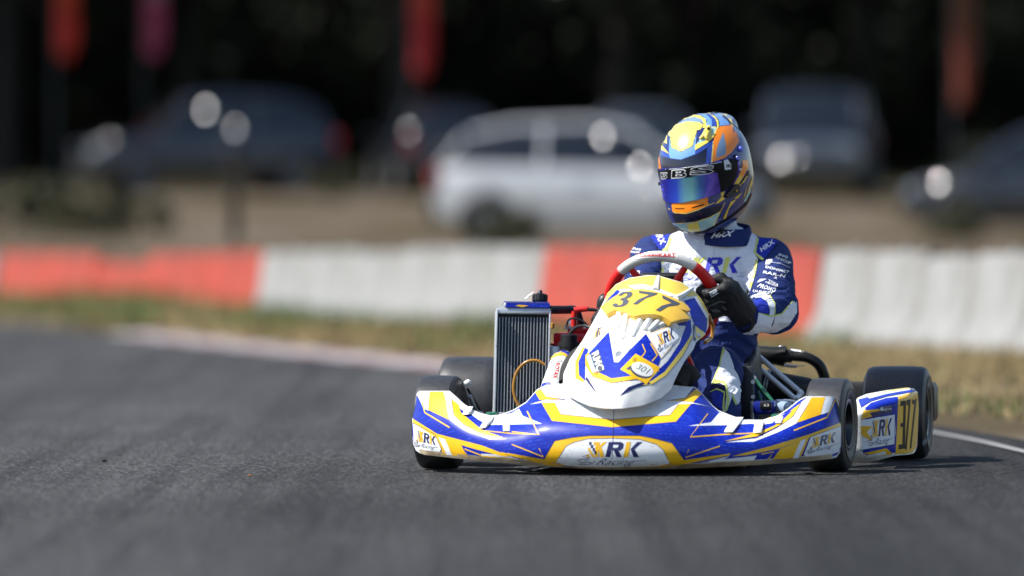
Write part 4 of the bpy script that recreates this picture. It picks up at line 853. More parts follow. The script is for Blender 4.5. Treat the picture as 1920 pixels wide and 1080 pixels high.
# rear bumper
rb = MB(); e = [KL(-.68, 1.14, .17), KL(-.70, 1.26, .17), KL(-.50, 1.31, .17), KL(.50, 1.31, .17), KL(.700, 1.28, .17), KL(.715, 1.16, .17)]
cv = catmull(e, 6); vv = []; ff = []
for i, c in enumerate(cv):
    t = (cv[min(i + 1, len(cv) - 1)] - cv[max(i - 1, 0)]).normalized(); nn = t.cross(EZ)
    for (a, b) in ((-.02, -.055), (.02, -.06), (.026, -.04), (.026, .045), (.018, .06), (-.018, .06), (-.026, .045), (-.026, -.04)): vv.append(c + nn * a + EZ * b)
for i in range(len(cv) - 1):
    for j in range(8): ff.append((i * 8 + j, i * 8 + (j + 1) % 8, (i + 1) * 8 + (j + 1) % 8, (i + 1) * 8 + j))
ff += [tuple(range(8))[::-1], tuple(range(len(vv) - 8, len(vv)))]; part(vv, ff, 'rear_bumper', BLK)
for s in (-.3, .3): part(*tube([KL(s, 1.08, .12), KL(s, 1.30, .17)], .014, 8), 'bumper_bracket', BLKM)
# ---- side pods
Z7 = zoomed(1480, 620, 3.857)
SP = Z7((440, 560), (495, 485), (560, 457), (700, 431), (850, 413), (900, 418), (928, 445), (935, 560), (930, 700), (925, 830), (912, 872), (895, 890), (850, 897), (760, 905), (640, 938), (560, 953), (470, 956), (420, 940))
def pod_depth(px, py):
    x = (px - 1480 + 0) * 3.857; y = (py - 620) * 3.857; tl = float(np.interp(x, [440, 560, 700, 850, 900, 935], [560, 457, 431, 413, 418, 470])); sh = float(np.interp(x, [440, 600, 760, 935], [600, 545, 500, 440]))
    d = float(np.interp(x, [400, 520, 640, 780, 860, 905, 930, 940], [.21, .215, .24, .30, .38, .47, .60, .70])); up = max(0, (sh - y) / max(12, sh - tl)); d += .24 * min(1, up) ** 1.3 * (1 if x < 860 else .3); lo = max(0, (y - 870) / 90); return d + .05 * min(1, lo) ** 2
v, f = tri_poly(SP, 2.6); pv = relax([K(x, y, pod_depth(x, y)) for x, y in v], f, 8); pod = shell('side_pod', pv, f, PLAST, kart, .006)
kit = Kit(bvh_of([pod]), base=.0014, step=2.6)
kit.poly(Z7((550, 560), (590, 525), (700, 490), (785, 480), (775, 690), (765, 880), (560, 900), (530, 880)), BLUE, 0)
kit.poly(Z7((785, 482), (900, 445), (925, 452), (932, 560), (925, 700), (918, 830), (890, 880), (850, 887), (765, 890), (775, 690)), YEL, 1)
kit.poly(Z7((500, 500), (700, 450), (850, 430), (905, 428), (915, 440), (700, 480), (590, 515), (520, 560)), BLUE, 1); kit.poly(Z7((560, 478), (700, 448), (860, 425), (880, 430), (700, 462), (580, 495)), WHITE, 2); kit.poly(Z7((640, 452), (760, 428), (850, 416), (890, 422), (780, 440)), PALE, 2)
kit.poly(Z7((535, 580), (650, 565), (650, 610), (520, 640)), YEL, 1); kit.poly(Z7((580, 595), (650, 580), (700, 600), (600, 625)), NAVY, 2); kit.poly(Z7((518, 645), (760, 605), (765, 740), (755, 820), (515, 862)), WHITE, 2); kit.line(Z7((518, 645), (760, 605), (758, 822), (515, 864)), 1.2, NAVY, 3)
kit.poly(Z7((515, 690), (600, 690), (560, 730), (600, 800), (520, 760)), YEL, 3); logo(kit, Z7((570, 655), (750, 630), (745, 825), (565, 850)), L_=5); kit.poly(Z7((530, 885), (700, 850), (745, 890), (640, 905)), YEL, 1); kit.poly(Z7((545, 900), (690, 872), (700, 890), (560, 920)), WHITE, 2)
kit.poly(Z7((652, 550), (740, 540), (740, 595), (655, 608)), NAVY, 2); kit.text('MAJEWSKI', Z7((675, 563), (735, 556), (735, 578), (675, 586)), PLAST, 4, .01); kit.poly(Z7((655, 557), (672, 555), (672, 578), (655, 580)), PLAST, 4)
PODN = mat('pod_number_ink', '#15171c', .5, spec=.2)
q = [Z7((800, 510), (838, 505), (830, 850), (785, 860)), Z7((845, 500), (872, 496), (850, 858), (822, 862)), Z7((885, 492), (915, 488), (882, 850), (858, 855))]
kit.upoly(q[0], [(0, 0), (1, 0), (1, 1), (0, 1), (0, .9), (.6, .9), (.6, .54), (.2, .54), (.2, .46), (.6, .46), (.6, .1), (0, .1)], PODN, 4)
for qq in q[1:]: kit.upoly(qq, [(0, 0), (1, 0), (1, .1), (.75, 1), (.3, 1), (.6, .12), (0, .1)], PODN, 4)
kit.build('sticker', pod)
inv = xf(kart).inverted(); Mk = xf(kart); mir = []
for p in pv: q_ = inv @ p; q_.x = -q_.x + .13; q_.z = .02 + (q_.z - .02) * .55; mir.append(Mk @ q_)
shell('side_pod', mir, [t[::-1] for t in f], PLAST, kart, .006)
for s in (-1, 1): part(*tube([KL(s * .33, .30, .06), KL(s * .56, .32, .10), KL(s * .58, .7, .10), KL(s * .33, .72, .06)], .010, 8), 'pod_bar', CHROME)
# ---- steering wheel
TA = math.radians(31); SC = K(1243, 565, .25); SN = EY * math.cos(TA) + EZ * math.sin(TA); SU = -EY * math.sin(TA) + EZ * math.cos(TA); SX = EX
SROLL = math.radians(3)
def sw(a, R=.152): return SC + (SX * math.cos(a + SROLL) + SU * math.sin(a + SROLL)) * R
def arc(a0, a1, r, n=26): return [sw(math.radians(a0 + (a1 - a0) * i / n)) for i in range(n + 1)]
swheel = empty('steering_wheel', (0, 0, 0)); swheel.parent = kart; swheel.matrix_local = Matrix.Identity(4)
rimt = part(*tube(arc(46, 136, 0), .0155, 16, smooth=False), 'rim_top', GREYG, swheel)
part(*tube(arc(134, 232, 0), [.0155, .018, .017, .0155], 16, smooth=False), 'rim_grip', REDG, swheel); part(*tube(arc(-52, 48, 0), [.0155, .017, .018, .0155], 16, smooth=False), 'rim_grip', REDG, swheel); part(*tube(arc(230, 310, 0), .0145, 16, smooth=False), 'rim_bottom', BLK, swheel)
for a in (55, 0, 125, 180, 270):
    part(*tube([SC + SN * -.02, sw(math.radians(a), .08) - SN * .01, sw(math.radians(a), .148)], [.02, .012, .009], 8), 'spoke', BLK if a not in (55, 125) else REDG, swheel)
part(*lathe([(-.035, .0), (-.035, .035), (-.01, .05), (.01, .05), (.02, .03), (.02, 0)], SC - SN * .005, SN, 24), 'wheel_hub', BLK, swheel)
part(*box(SC + SU * .048 + SN * .012, SX * .062, SU * .038, SN * .012, .008), 'lap_timer', BLK, swheel)
kit = Kit(bvh_of([rimt]), step=2); Z2 = zoomed(1100, 420, 3.6)
kit.poly(Z2((318, 240), (325, 212), (345, 194), (460, 183), (600, 200), (618, 216), (608, 252), (540, 235), (460, 226), (390, 230)), PLAST, 0); kit.text('TONY//KART', Z2((330, 196), (600, 200), (598, 224), (330, 218)), REDP, 2, .01); kit.line(Z2((330, 222), (460, 212), (600, 224)), 1.0, REDP, 2); kit.build('rim_label', swheel)
part(*tube([SC - SN * .02, SC - SN * .32], .0095, 10), 'steering_column', CHROME)
# ---- tank and pedals behind the panel
def tank(p): return ell(p, KL(0, .10, .16), (EX, EY, EZ), (.15, .16, .12))
v, f = sdf_mesh(lambda p: np.maximum(tank(p), -(p[:, 2] - .04)), KL(0, .1, .1) - Vector((.3, .3, .12)), KL(0, .1, .1) + Vector((.3, .3, .25)), .012); part(v, f, 'fuel_tank', mat('dark_tank', '#1d1e20', .5))
for s in (-1, 1): part(*tube([KL(s * .16, -.10, .05), KL(s * .17, -.14, .15), KL(s * .14, -.15, .20)], .006, 8), 'pedal', ALU)
part(*tube([K(1063, 718, .0), K(1066, 694, .02), K(1076, 672, .04), K(1090, 655, .06)], [.024, .024, .020, .014], 12), 'air_duct', mat('duct_rubber', '#2a2826', .8)); part(*tube([K(1268, 725, -.02), K(1285, 700, .02), K(1300, 716, .03)], [.026, .03, .03], 12), 'air_duct', MATS['duct_rubber'])
part(*tube([K(1292, 672, .05), K(1299, 690, .06)], .007, 10), 'cable_stop', REDP); part(*tube([K(1296, 648, .05), K(1292, 668, .06), K(1298, 690, .06)], .004, 8), 'brake_cable', AMBER)
# ---- radiator
RY = .42; rc = [K(930, 577, RY + .01), K(1032, 583, RY + .05), K(1028, 776, RY - .02), K(925, 780, RY - .06)]
rx = ((rc[1] - rc[0]) + (rc[2] - rc[3])) / 4; rz_ = ((rc[0] - rc[3]) + (rc[1] - rc[2])) / 4; rcn = sum(rc, Vector()) / 4; rn = rx.cross(rz_).normalized(); rn = rn if rn.y < 0 else -rn
rad = empty('radiator', (0, 0, 0)); rad.parent = kart
rp = lambda u, w, d=0: rcn + rx * u + rz_ * w + rn * d
part(*box(rp(0, -.05, -.012), rx * .93, rz_ * .93, rn * .016, .002), 'radiator_core', mat('core_dark', '#0d0f11', .6, .1, noise=(90, .5), col2='#26292c'), rad)
for i in range(16):
    u = -.86 + 1.72 * i / 15; part(*box(rp(u, -.06, .0055), rx.normalized() * .0008, rz_ * .90, rn * .0022), 'cooling_tube', mat('fin_alu', '#c2c7cb', .35, .5), rad)
for i in range(15):
    u = -.86 + 1.72 * (i + .5) / 15; vv = []; ff = []
    for j in range(90):
        w = -.94 + 1.76 * j / 89; p = rp(u + (.042 if j % 2 else -.042), w, .0048 + (.0012 if j % 2 else 0)); vv += [p + rz_.normalized() * .0009, p - rz_.normalized() * .0009]
    for j in range(89): ff.append((j * 2, j * 2 + 1, j * 2 + 3, j * 2 + 2))
    mk('fin_strip', vv, ff, mat('fin_dark', '#2a2d30', .5, .3), rad, False)
for s in (-1, 1): part(*box(rp(s * .97, -.02, -.006), rx * .035, rz_ * .98, rn * .022, .002), 'side_channel', ALU, rad)
part(*box(rp(0, .95, -.008), rx * 1.0, rz_ * .055, rn * .024, .003), 'top_channel', ALU, rad); part(*box(rp(0, -1.0, -.008), rx * 1.0, rz_ * .03, rn * .024, .003), 'bottom_channel', ALU, rad)
tk = part(*box(rp(.12, 1.06, -.012), rx * .86, rz_ * .055, rn * .030, .006), 'header_tank', ALU, rad)
part(*box(rp(-.98, .62, .02), rx.normalized() * .0015, rz_ * .36, rn * .012, .001), 'bracket', ALU, rad)
part(*box(rp(.10, 1.125, -.012), rx * .82, rz_ * .006, rn * .026, .001), 'tank_sticker', BLUE, rad); part(*box(rp(.14, 1.055, .0185), rx * .80, rz_ * .045, rn * .0006), 'tank_sticker', BLUE, rad)
kit = Kit(bvh_of([c for c in bpy.data.objects if c.parent == rad and c.name.startswith('tank_sticker')]), step=3); Z8 = zoomed(900, 530, 4.154); kit.poly(Z8((275, 180), (300, 172), (380, 178), (330, 192)), YEL, 1); kit.build('tank_flash', rad)
cp = rp(.62, 1.10, -.012); part(*lathe([(-.01, .017), (.012, .017), (.012, .021), (.030, .021), (.032, .018), (.033, .008), (.040, .007), (.044, .005), (.046, 0)], cp, rz_.normalized(), 14), 'filler_cap', BLK, rad)
for k in range(14):
    an = k * 6.283 / 14; a1 = rx.normalized(); a2 = rn; part(*box(cp + rz_.normalized() * .021 + (a1 * math.cos(an) + a2 * math.sin(an)) * .0212, (a1 * math.cos(an) + a2 * math.sin(an)) * .0015, rz_.normalized() * .009, (a1 * -math.sin(an) + a2 * math.cos(an)) * .002), 'cap_knurl', BLK, rad)
part(*tube([K(985, 560, RY + .03), K(1000, 548, RY + .03)], .002, 6), 'vent_pipe', ALU, rad)
part(*tube([K(x, y, RY - .05) for x, y in ((1022, 684), (1005, 676), (985, 680), (968, 700), (963, 730), (970, 755), (984, 772))], .0048, 10), 'overflow_hose', AMBER); part(*box(K(958, 771, .38), EX * .008, EY * .006, EZ * .005, .002), 'hose_clip', YEL)
# ---- engine
part(*tube([K(1030, 581, .46), K(1060, 581, .50), K(1078, 582, .55), K(1086, 600, .56), K(1089, 625, .57)], .0125, 14), 'coolant_hose', BLK)
part(*lathe([(0, 0), (.004, .006), (.016, .006), (.02, 0)], K(1036, 604, .44), -EZ, 10), 'drain_plug', AMBER)
sp = MB(); sp.add(*tube([K(1076, 612, .48), K(1076, 596, .48), K(1077, 584, .48)], .0085, 12)); sp.add(*tube([K(1077, 582, .48), K(1090, 580, .48), K(1102, 579, .48)], [.0095, .0085, .008], 12)); sp.build('spark_plug_cap', REDP, kart); part(*tube([K(1101, 580, .48), K(1118, 582, .48), K(1126, 590, .48)], [.006, .005, .003], 10), 'ignition_lead', BLK)
part(*lathe([(0, .016), (.02, .02), (.035, .018), (.045, .01), (.048, 0)], K(1128, 580, .42), EZ + EX * .3, 16), 'breather', BLK)
hd = MB(); hd.add(*box(K(1082, 634, .56), EX * .062, EY * .06, EZ * .016, .006)); hd.add(*box(K(1088, 618, .56), EX * .032, EY * .045, EZ * .012, .006)); hd.add(*box(K(1084, 665, .56), EX * .07, EY * .07, EZ * .035, .01)); hd.build('cylinder_head', REDC, kart)
for i in range(5): part(*box(K(1084, 645 + i * 9, .555), EX * .078, EY * .075, EZ * .003, .001), 'cooling_fin', REDC)
for (x, y) in ((1062, 618), (1076, 612), (1098, 616), (1108, 622)): part(*lathe([(0, .007), (.009, .007), (.009, .004), (.013, .004), (.013, 0)], K(x, y, .5), EZ, 6), 'head_bolt', ALU)
part(*box(K(1074, 608, .50), EX * .011, EY * .01, EZ * .014, .002), 'plug_mount', ALU); part(*lathe([(-.05, .028), (.0, .028), (.0, .031), (.014, .031), (.014, .024), (.033, .024), (.036, .02), (.036, 0)], K(1067, 650, .38), EZ, 20), 'carburettor_cap', BLK)
part(*lathe([(-.05, .022), (0, .022)], K(1070, 668, .38), EZ, 16), 'carburettor_body', ALU)
part(*tube([K(1067, 630, .38), K(1071, 622, .38), K(1082, 613, .38), K(1098, 611, .36), K(1114, 618, .34)], [.005, .005, .0035, .003], 8), 'throttle_cable', BLK); part(*tube([K(1062, 612, .42), K(1066, 600, .42), K(1078, 597, .42), K(1095, 604, .42), K(1108, 620, .42)], .0032, 8), 'fuel_line', BLK)
part(*box(K(1040, 668, .48), EX * .02, EY * .03, EZ * .03, .006), 'engine_casing', ALU); part(*box(KL(-.26, .62, .12), EX * .10, EY * .14, EZ * .08, .02), 'crankcase', ALU)
# intake silencer with stickers
def airb(p):
    a, b = K(1036, 740, .14), K(1056, 682, .20); return cone(p, a, b, .040, .038)
v, f = sdf_mesh(airb, K(1000, 790, .1) - Vector((.05, .1, .05)), K(1100, 620, .35) + Vector((.05, .1, .05)), .006); ab = part(v, f, 'intake_silencer', PLAST)
kit = Kit(bvh_of([ab]), step=3); kit.poly(Z8((480, 600), (560, 545), (640, 525), (700, 545), (730, 575), (700, 585), (650, 545), (580, 555), (530, 610)), BLUE, 1); kit.poly(Z8((520, 620), (560, 560), (640, 535), (690, 565), (700, 600), (650, 565), (580, 580)), YEL, 1); kit.text('ROTAX', Z8((622, 625), (600, 745), (565, 745), (588, 622)), REDP, 2, .02); kit.line(Z8((520, 640), (560, 620), (640, 610)), 1, NAVY, 2); kit.line(Z8((500, 700), (560, 770)), 1, NAVY, 2); kit.poly(Z8((440, 800), (540, 770), (560, 800), (460, 830)), BLUE, 1); kit.build('sticker', ab)
# ---- exhaust behind the seat
ex = part(*lathe([(-.38, 0), (-.38, .026), (-.02, .027), (.0, .030), (.012, .031), (.012, .018), (.03, .018)], K(1466, 668, .96), EX * .99 - EZ * .06, 28), 'silencer', BLKM)
part(*tube([K(1470, 667, .96), K(1490, 668, .96), K(1515, 671, .96), K(1535, 684, .97), K(1545, 705, .98), K(1546, 730, .99)], [.0155, .0150, .0155, .016, .016, .016], 18), 'exhaust_pipe', BLKM)
for (x, r) in ((1476, .0175), (1481, .0165)): part(*lathe([(-.003, r), (0, r + .002), (.003, r)], K(x, 667, .96), EX * .99 - EZ * .05, 24), 'joint_ring', BLKM)
for (a, b) in (((1471, 685), (1494, 687)), ((1482, 657), (1502, 660))):
    A = K(*a, .93); B = K(*b, .93); dd = B - A; e1 = EZ; e2 = dd.normalized().cross(e1); part(*tube([A + dd * (i / 120) + (e1 * math.cos(i * .75) + e2 * math.sin(i * .75)) * .0045 for i in range(121)], .0012, 5, smooth=False), 'exhaust_spring', ALU)
    part(*tube([B, B + dd * .35 + EZ * .003, B + dd * .6 + EZ * .006], .0014, 6), 'spring_hook', ALU)
part(*tube([K(1455, 668, .96), K(1462, 650, .97), K(1470, 651, .97)], .002, 6), 'spring_hook', ALU)
part(*lathe([(-.20, 0), (-.20, .035), (.0, .045), (.10, .045), (.14, .03), (.14, 0)], K(1452, 725, .86), EX * .98 - EZ * .18, 24), 'expansion_chamber', BLKM)
for u in (1436, 1441): part(*lathe([(-.002, .047), (.002, .047)], K(u, 722, .85), EX * .98 - EZ * .18, 24), 'band_clamp', ALU)
# ---- seat stays and seat
part(*tube([K(1405, 653, .84), K(1497, 732, .80)], .0078, 14), 'seat_stay', CHROME); part(*tube([K(1403, 672, .80), K(1491, 748, .76)], .0078, 14), 'seat_stay', CHROME)
part(*tube([K(1497, 732, .80), K(1503, 738, .80), K(1491, 748, .76)], .008, 10), 'stay_clamp', CHROME); part(*box(K(1501, 741, .80), EX * .008, EY * .02, EZ * .009, .002), 'stay_bolt', ALU); part(*box(K(1506, 728, .84), EX * .015, EY * .03, EZ * .012, .004), 'bearing_carrier', BLK)
part(*tube([K(1398, 688, .62), K(1420, 720, .58), K(1449, 756, .54)], .0085, 12), 'frame_brace', GREEN); part(*tube([K(1412, 712, .60), K(1428, 756, .56)], .0055, 10), 'frame_brace', GREEN); part(*lathe([(0, .005), (.012, .005), (.012, 0)], K(1411, 708, .55), EX - EY, 8), 'brace_bolt', ALU)
bb = MB(); bb.add(*box(K(1436, 764, .30), EX * .032, EY * .05, EZ * .019, .008)); mc = bb.build('brake_master_cylinder', mat('anodised_blue', '#1b2a92', .3, .3, .5), kart)
part(*box(K(1436, 760, .245), EX * .017, EY * .006, EZ * .012, .004), 'reservoir_cap', BLK); kit = Kit(bvh_of([c for c in bpy.data.objects if c.name.startswith('reservoir_cap')])); kit.text('63', [(1432, 757), (1442, 757), (1442, 762), (1432, 762)], PLAST, 1, .02); kit.build('cap_number', mc)
part(*lathe([(-.02, .0), (-.02, .018), (0, .022), (.02, .018), (.026, 0)], K(1470, 765, .28), EX - EY, 20), 'brake_pump_dome', mat('clear_grey', '#93a6b8', .12, 0, .6)); part(*tube([K(1440, 786, .2), K(1452, 782, .2), K(1462, 776, .2)], .004, 8), 'brake_hose', YEL)
part(*tube([K(1455, 752, .33), K(1480, 752, .4), K(1500, 757, .5)], .005, 8), 'brake_rod', ALU)
SEATC = KL(.08, .72, .26)
def seatf(p):
    d = ell(p, SEATC, (EX, EY * .94 + EZ * .34, EZ * .94 - EY * .34), (.195, .25, .28)); d = np.abs(d + .012) - .012
    q = p - np.array(KL(.08, .72, .26)); fy = q @ np.array(EY); fz = q[:, 2]
    return np.maximum(np.maximum(d, fz - .10 - fy * .55), -(fy + .26 - fz * .2))
v, f = sdf_mesh(seatf, SEATC - Vector((.33, .36, .32)), SEATC + Vector((.33, .4, .38)), .009, 0); part(v, f, 'seat', mat('seat_fibreglass', '#1c1e20', .45, bump=(80, .1)))
part(*box(K(1402, 735, .38), EX * .018, EY * .012, EZ * .075, .006), 'seat_side_panel', mat('dark_slate', '#262b30', .6)); part(*tube([K(1409, 752, .36), K(1411, 790, .36)], .004, 8), 'seat_bracket', ALU)
for y in (716, 744, 764): part(*lathe([(0, .006), (.006, .006), (.006, 0)], K(1412, y, .365), -EY, 8), 'seat_bolt', ALU)
# ================================================================== THE DRIVER
def cloth(name, col, amt=.12):
    m = mat(name, col, .78, 0, 0, noise=(45, amt), bump=(420, .12), spec=.25); n = m.node_tree.nodes; L = m.node_tree.links; b = n['Principled BSDF']; tc = n.new('ShaderNodeTexCoord')
    mp = n.new('ShaderNodeMapping'); mp.inputs['Scale'].default_value = (1, .6, 1.9); mp.inputs['Rotation'].default_value = (.3, .5, .2); L.new(tc.outputs['Object'], mp.inputs[0])
    t = n.new('ShaderNodeTexNoise'); t.inputs['Scale'].default_value = 15; t.inputs['Detail'].default_value = 2.5; t.inputs['Distortion'].default_value = 1.6; L.new(mp.outputs[0], t.inputs[0])
    bp = n.new('ShaderNodeBump'); bp.inputs['Strength'].default_value = .55; bp.inputs['Distance'].default_value = .02; L.new(t.outputs['Fac'], bp.inputs['Height'])
    o = b.inputs['Normal'].links[0].from_node; L.new(bp.outputs[0], o.inputs['Normal']); return m
SUIT = cloth('suit_navy', '#1f3068'); SUITB = cloth('suit_blue', '#2436a6'); SUITW = cloth('suit_white', '#dfe4ec', .05); LIME = cloth('suit_lime', '#cfd97a'); SUITD = cloth('suit_dark', '#161d45')
LOGOB = mat('print_blue', '#2a2ab4', .6); LOGOW = mat('print_white', '#eceef2', .6); GLOVE = mat('glove_black', '#0e0f12', .6, bump=(300, .2), spec=.4); GLOVEG = mat('glove_grey', '#55595f', .6)
PB = KL(.08, .66, .04)
person = empty('person', PB, YAW, 'kart driver in blue and white race suit and full face helmet, hands on the wheel', 'person')
pelvis = K(1312, 752, .66); waist = K(1324, 668, .70); chest = K(1332, 556, .73); neckb = K(1352, 452, .72)
shL = K(1440, 494, .71); shR = K(1226, 488, .73); elL = K(1453, 582, .46); elR = K(1192, 578, .48); wrL = K(1404, 597, .32); wrR = K(1170, 622, .32)
hipL = K(1366, 745, .62); hipR = K(1262, 748, .64); knL = K(1344, 697, .34); knR = K(1190, 700, .33); anL = K(1364, 838, .07); anR = K(1160, 838, .07)
def nz(p, s, o): return np.sin(p @ np.array([s, s * .7, s * 1.3]) + o) * np.sin(p @ np.array([-s * .8, s * 1.1, s * .6]) + o * 2.1)
def fold(p, c, rad, axis, freq, amp, ph):
    q = p - np.array(c); w = np.exp(-(q ** 2).sum(1) / rad ** 2); a = np.array(Vector(axis).normalized()); b = np.array(Vector(axis).cross(EY).normalized())
    s = q @ a * freq + ph + 1.3 * np.sin(q @ b * freq * .45 + ph) ; return w * amp * (np.abs(np.sin(s)) - .5)
def body(p):
    d = ell(p, pelvis, (EX, EY, EZ), (.175, .15, .12))
    d = smin(d, cone(p, pelvis, waist, .135, .125), .06)
    d = smin(d, ell(p, waist, (EX, EY, EZ), (.140, .12, .13)), .06)
    d = smin(d, ell(p, chest, (EX, EY, EZ), (.165, .13, .155)), .08)
    d = smin(d, cone(p, chest + EZ * .07, neckb - EZ * .03, .115, .075), .07)
    d = smin(d, cone(p, neckb - EZ * .035 + EX * .03, shL, .070, .066), .05); d = smin(d, cone(p, neckb - EZ * .030 - EX * .03, shR, .076, .066), .05)
    aL = smin(cone(p, shL, elL, .071, .062), cone(p, elL, wrL, .061, .046), .03); aR = smin(cone(p, shR, elR, .066, .055), cone(p, elR, wrR, .053, .040), .03)
    d = smin(d, aL, .022); d = smin(d, aR, .022)
    lL = smin(cone(p, hipL, knL, .095, .068), cone(p, knL, anL, .068, .045), .035); lR = smin(cone(p, hipR, knR, .095, .068), cone(p, knR, anR, .068, .045), .035)
    d = smin(d, smin(lL, lR, .02), .04)
    d = d + .0022 * nz(p, 26, .5) + .0010 * nz(p, 60, 1.7)
    up = shL - elL
    d = d + fold(p, elL + Vector((0, 0, .04)), .085, up + EX * .04, 95, .013, .4) + fold(p, (shL + elL) / 2, .09, up + EX * .1, 80, .010, 1.3) + fold(p, shL - EX * .06 - EZ * .05, .09, EX + EZ * .6, 90, .012, .2)
    d = d + fold(p, (shR + elR) / 2, .11, shR - elR + EX * .1, 85, .013, .9) + fold(p, shR + EX * .05 - EZ * .05, .08, EX - EZ * .6, 90, .011, .8)
    d = d + fold(p, waist + EX * .03, .13, EZ + EX * .25, 85, .013, .3) + fold(p, knL - EZ * .05 - EY * .04 - EX * .02, .075, EZ + EX * .5, 110, .012, 1.1) + fold(p, (knL + hipL) / 2, .09, EX + EZ * .3, 70, .009, 0) + fold(p, (knL + anL) / 2, .08, EZ - EX * .8, 80, .010, .5)
    d = d + fold(p, chest - EY * .12 + EZ * .06, .13, EX + EZ * .12, 60, .008, .7)
    return d
lo = Vector((min(q.x for q in (elR, anR, wrR)) - .12, anL.y - .12, .03)); hi = Vector((elL.x + .14, neckb.y + .24, neckb.z + .06))
v, f = sdf_mesh(body, lo, hi, .0058, 1); suit = mk('racing_suit', v, f, SUIT, person)
# neck and head in a white balaclava
HC = K(1321, 320, .68)
v, f = sdf_mesh(lambda p: smin(cone(p, neckb - EZ * .05, HC - EZ * .03, .064, .07), ell(p, HC, (EX, EY, EZ), (.075, .095, .11)), .03), HC - Vector((.2, .2, .36)), HC + Vector((.2, .2, .18)), .009); mk('balaclava', v, f, SUITW, person)
# stand-up collar
cax = (HC - neckb); cax = (EZ + EX * .05 - EY * .16).normalized(); cc = K(1360, 437, .70)
v, f = lathe([(-.026, .088), (-.020, .086), (0, .078), (.018, .074), (.022, .071), (.018, .067), (0, .071), (-.026, .080)], cc, cax, 56, closed=True); collar = mk('collar', v, f, SUIT, person)
# boots
for an, s in ((anL, 1), (anR, -1)):
    t_ = an - EY * .15 - EZ * .02; h_ = an + EY * .03 - EZ * .05
    v, f = sdf_mesh(lambda p: smin(smin(cone(p, an + EZ * .03, h_, .048, .042), cone(p, h_, t_, .042, .034), .03), cone(p, t_, t_ - EY * .05, .036, .028), .02), an - Vector((.12, .32, .14)), an + Vector((.12, .14, .12)), .009); mk('boot', v, f, GLOVE, person)
# gloves: fists closed on the rim
def glove(side, a, wr):
    c = sw(math.radians(a)); o = (SX * math.cos(math.radians(a)) + SU * math.sin(math.radians(a))).normalized(); t = (-SX * math.sin(math.radians(a)) + SU * math.cos(math.radians(a))) * (1 if side > 0 else -1); fr = -SN
    g = lambda x, y, z: np.array(c + o * x + t * y + fr * z)           # out from the rim, along it, to the front
    W_ = np.array(wr)
    segs = []
    for i in range(4):
        y = .034 - i * .0225; l = (1.0, 1.06, 1.0, .86)[i]
        Kn = g(.040, y, .020 + .004 * math.sin(i)); M1 = g(-.006 * l, y - .001, .043); D1 = g(-.034 * l, y - .002, .020); T1 = g(-.027, y - .003, -.008)
        segs.append((Kn, M1, D1, T1, i))
    def fn(p):
        d = None
        for Kn, M1, D1, T1, i in segs:
            e = smin(smin(cone(p, Kn, M1, .0155, .0140), cone(p, M1, D1, .0140, .0125), .006), cone(p, D1, T1, .0125, .0105), .006)
            d = e if d is None else smin(d, e, .004)
            d = smin(d, cone(p, Kn, W_ * .7 + Kn * .3 + np.array(t) * (.012 - i * .008), .0175, .024), .016)
        d = smin(d, cone(p, g(.052, .0, .0), W_, .030, .034), .03)
        th = smin(cone(p, g(.055, .022, -.012), g(.020, .040, -.030), .018, .015), cone(p, g(.020, .040, -.030), g(-.020, .034, -.030), .015, .0115), .008)
        d = smin(d, th, .012)
        for y in (.018, -.006, -.030): d = d
        return d + .0007 * nz(p, 190, .3)
    cw = Vector(c); v, f = sdf_mesh(fn, cw - Vector((.15, .15, .15)), cw + Vector((.15, .2, .15)), .0034, 1)
    gl = mk('glove', v, f, GLOVE, person)
    ax_ = ((elL if side > 0 else elR) - Vector(wr)).normalized(); W0 = Vector(wr)
    v, f = lathe([(-.040, .030), (-.030, .037), (-.005, .040), (.002, .0385), (.006, .041), (.040, .048), (.062, .0515), (.066, .0495), (.05, .043)], W0, ax_, 40); mk('glove_cuff', v, f, GLOVE, gl)
    return gl
gL = glove(1, 4, wrL); gR = glove(-1, 203, wrR)
cuff = [c for c in bpy.data.objects if c.parent == gL][0]
kit = Kit(bvh_of([gL]), step=3); ZG = zoomed(1300, 500, 7.714)
kit.text('OMP', ZG((232, 385), (340, 335), (352, 375), (245, 425)), LOGOW, 1, .03); kit.line(ZG((225, 378), (335, 325)), 1.1, LOGOW, 1); kit.line(ZG((252, 442), (362, 380)), 1.1, LOGOW, 1); kit.build('glove_logo', gL); kit = Kit(bvh_of([gL]), step=3)
kit.line(ZG((215, 570), (280, 550), (350, 515), (400, 500), (465, 520)), 3.6, GLOVEG, 1); kit.line(ZG((420, 575), (480, 625)), 3.6, GLOVEG, 1); kit.poly(ZG((245, 620), (340, 610), (400, 650), (330, 665), (270, 650)), GLOVEG, 1); kit.line(ZG((440, 685), (425, 735), (380, 750)), 2.6, GLOVEG, 1)
kit.build('glove_print', gL); kit = Kit(bvh_of([cuff]), step=3)
kit.line(ZG((700, 520), (720, 540), (740, 470), (880, 620)), 1.3, GLOVEG, 1); kit.line(ZG((740, 490), (820, 600), (840, 700), (800, 850)), 1.3, GLOVEG, 1); kit.line(ZG((770, 520), (850, 640), (850, 720), (815, 860), (760, 880), (790, 850)), 1.3, GLOVEG, 1)
kit.poly(ZG((610, 755), (650, 720), (700, 715), (690, 740), (640, 755)), LOGOW, 1); kit.line(ZG((690, 725), (718, 685)), 1.5, REDP, 2); kit.build('cuff_print', gL)
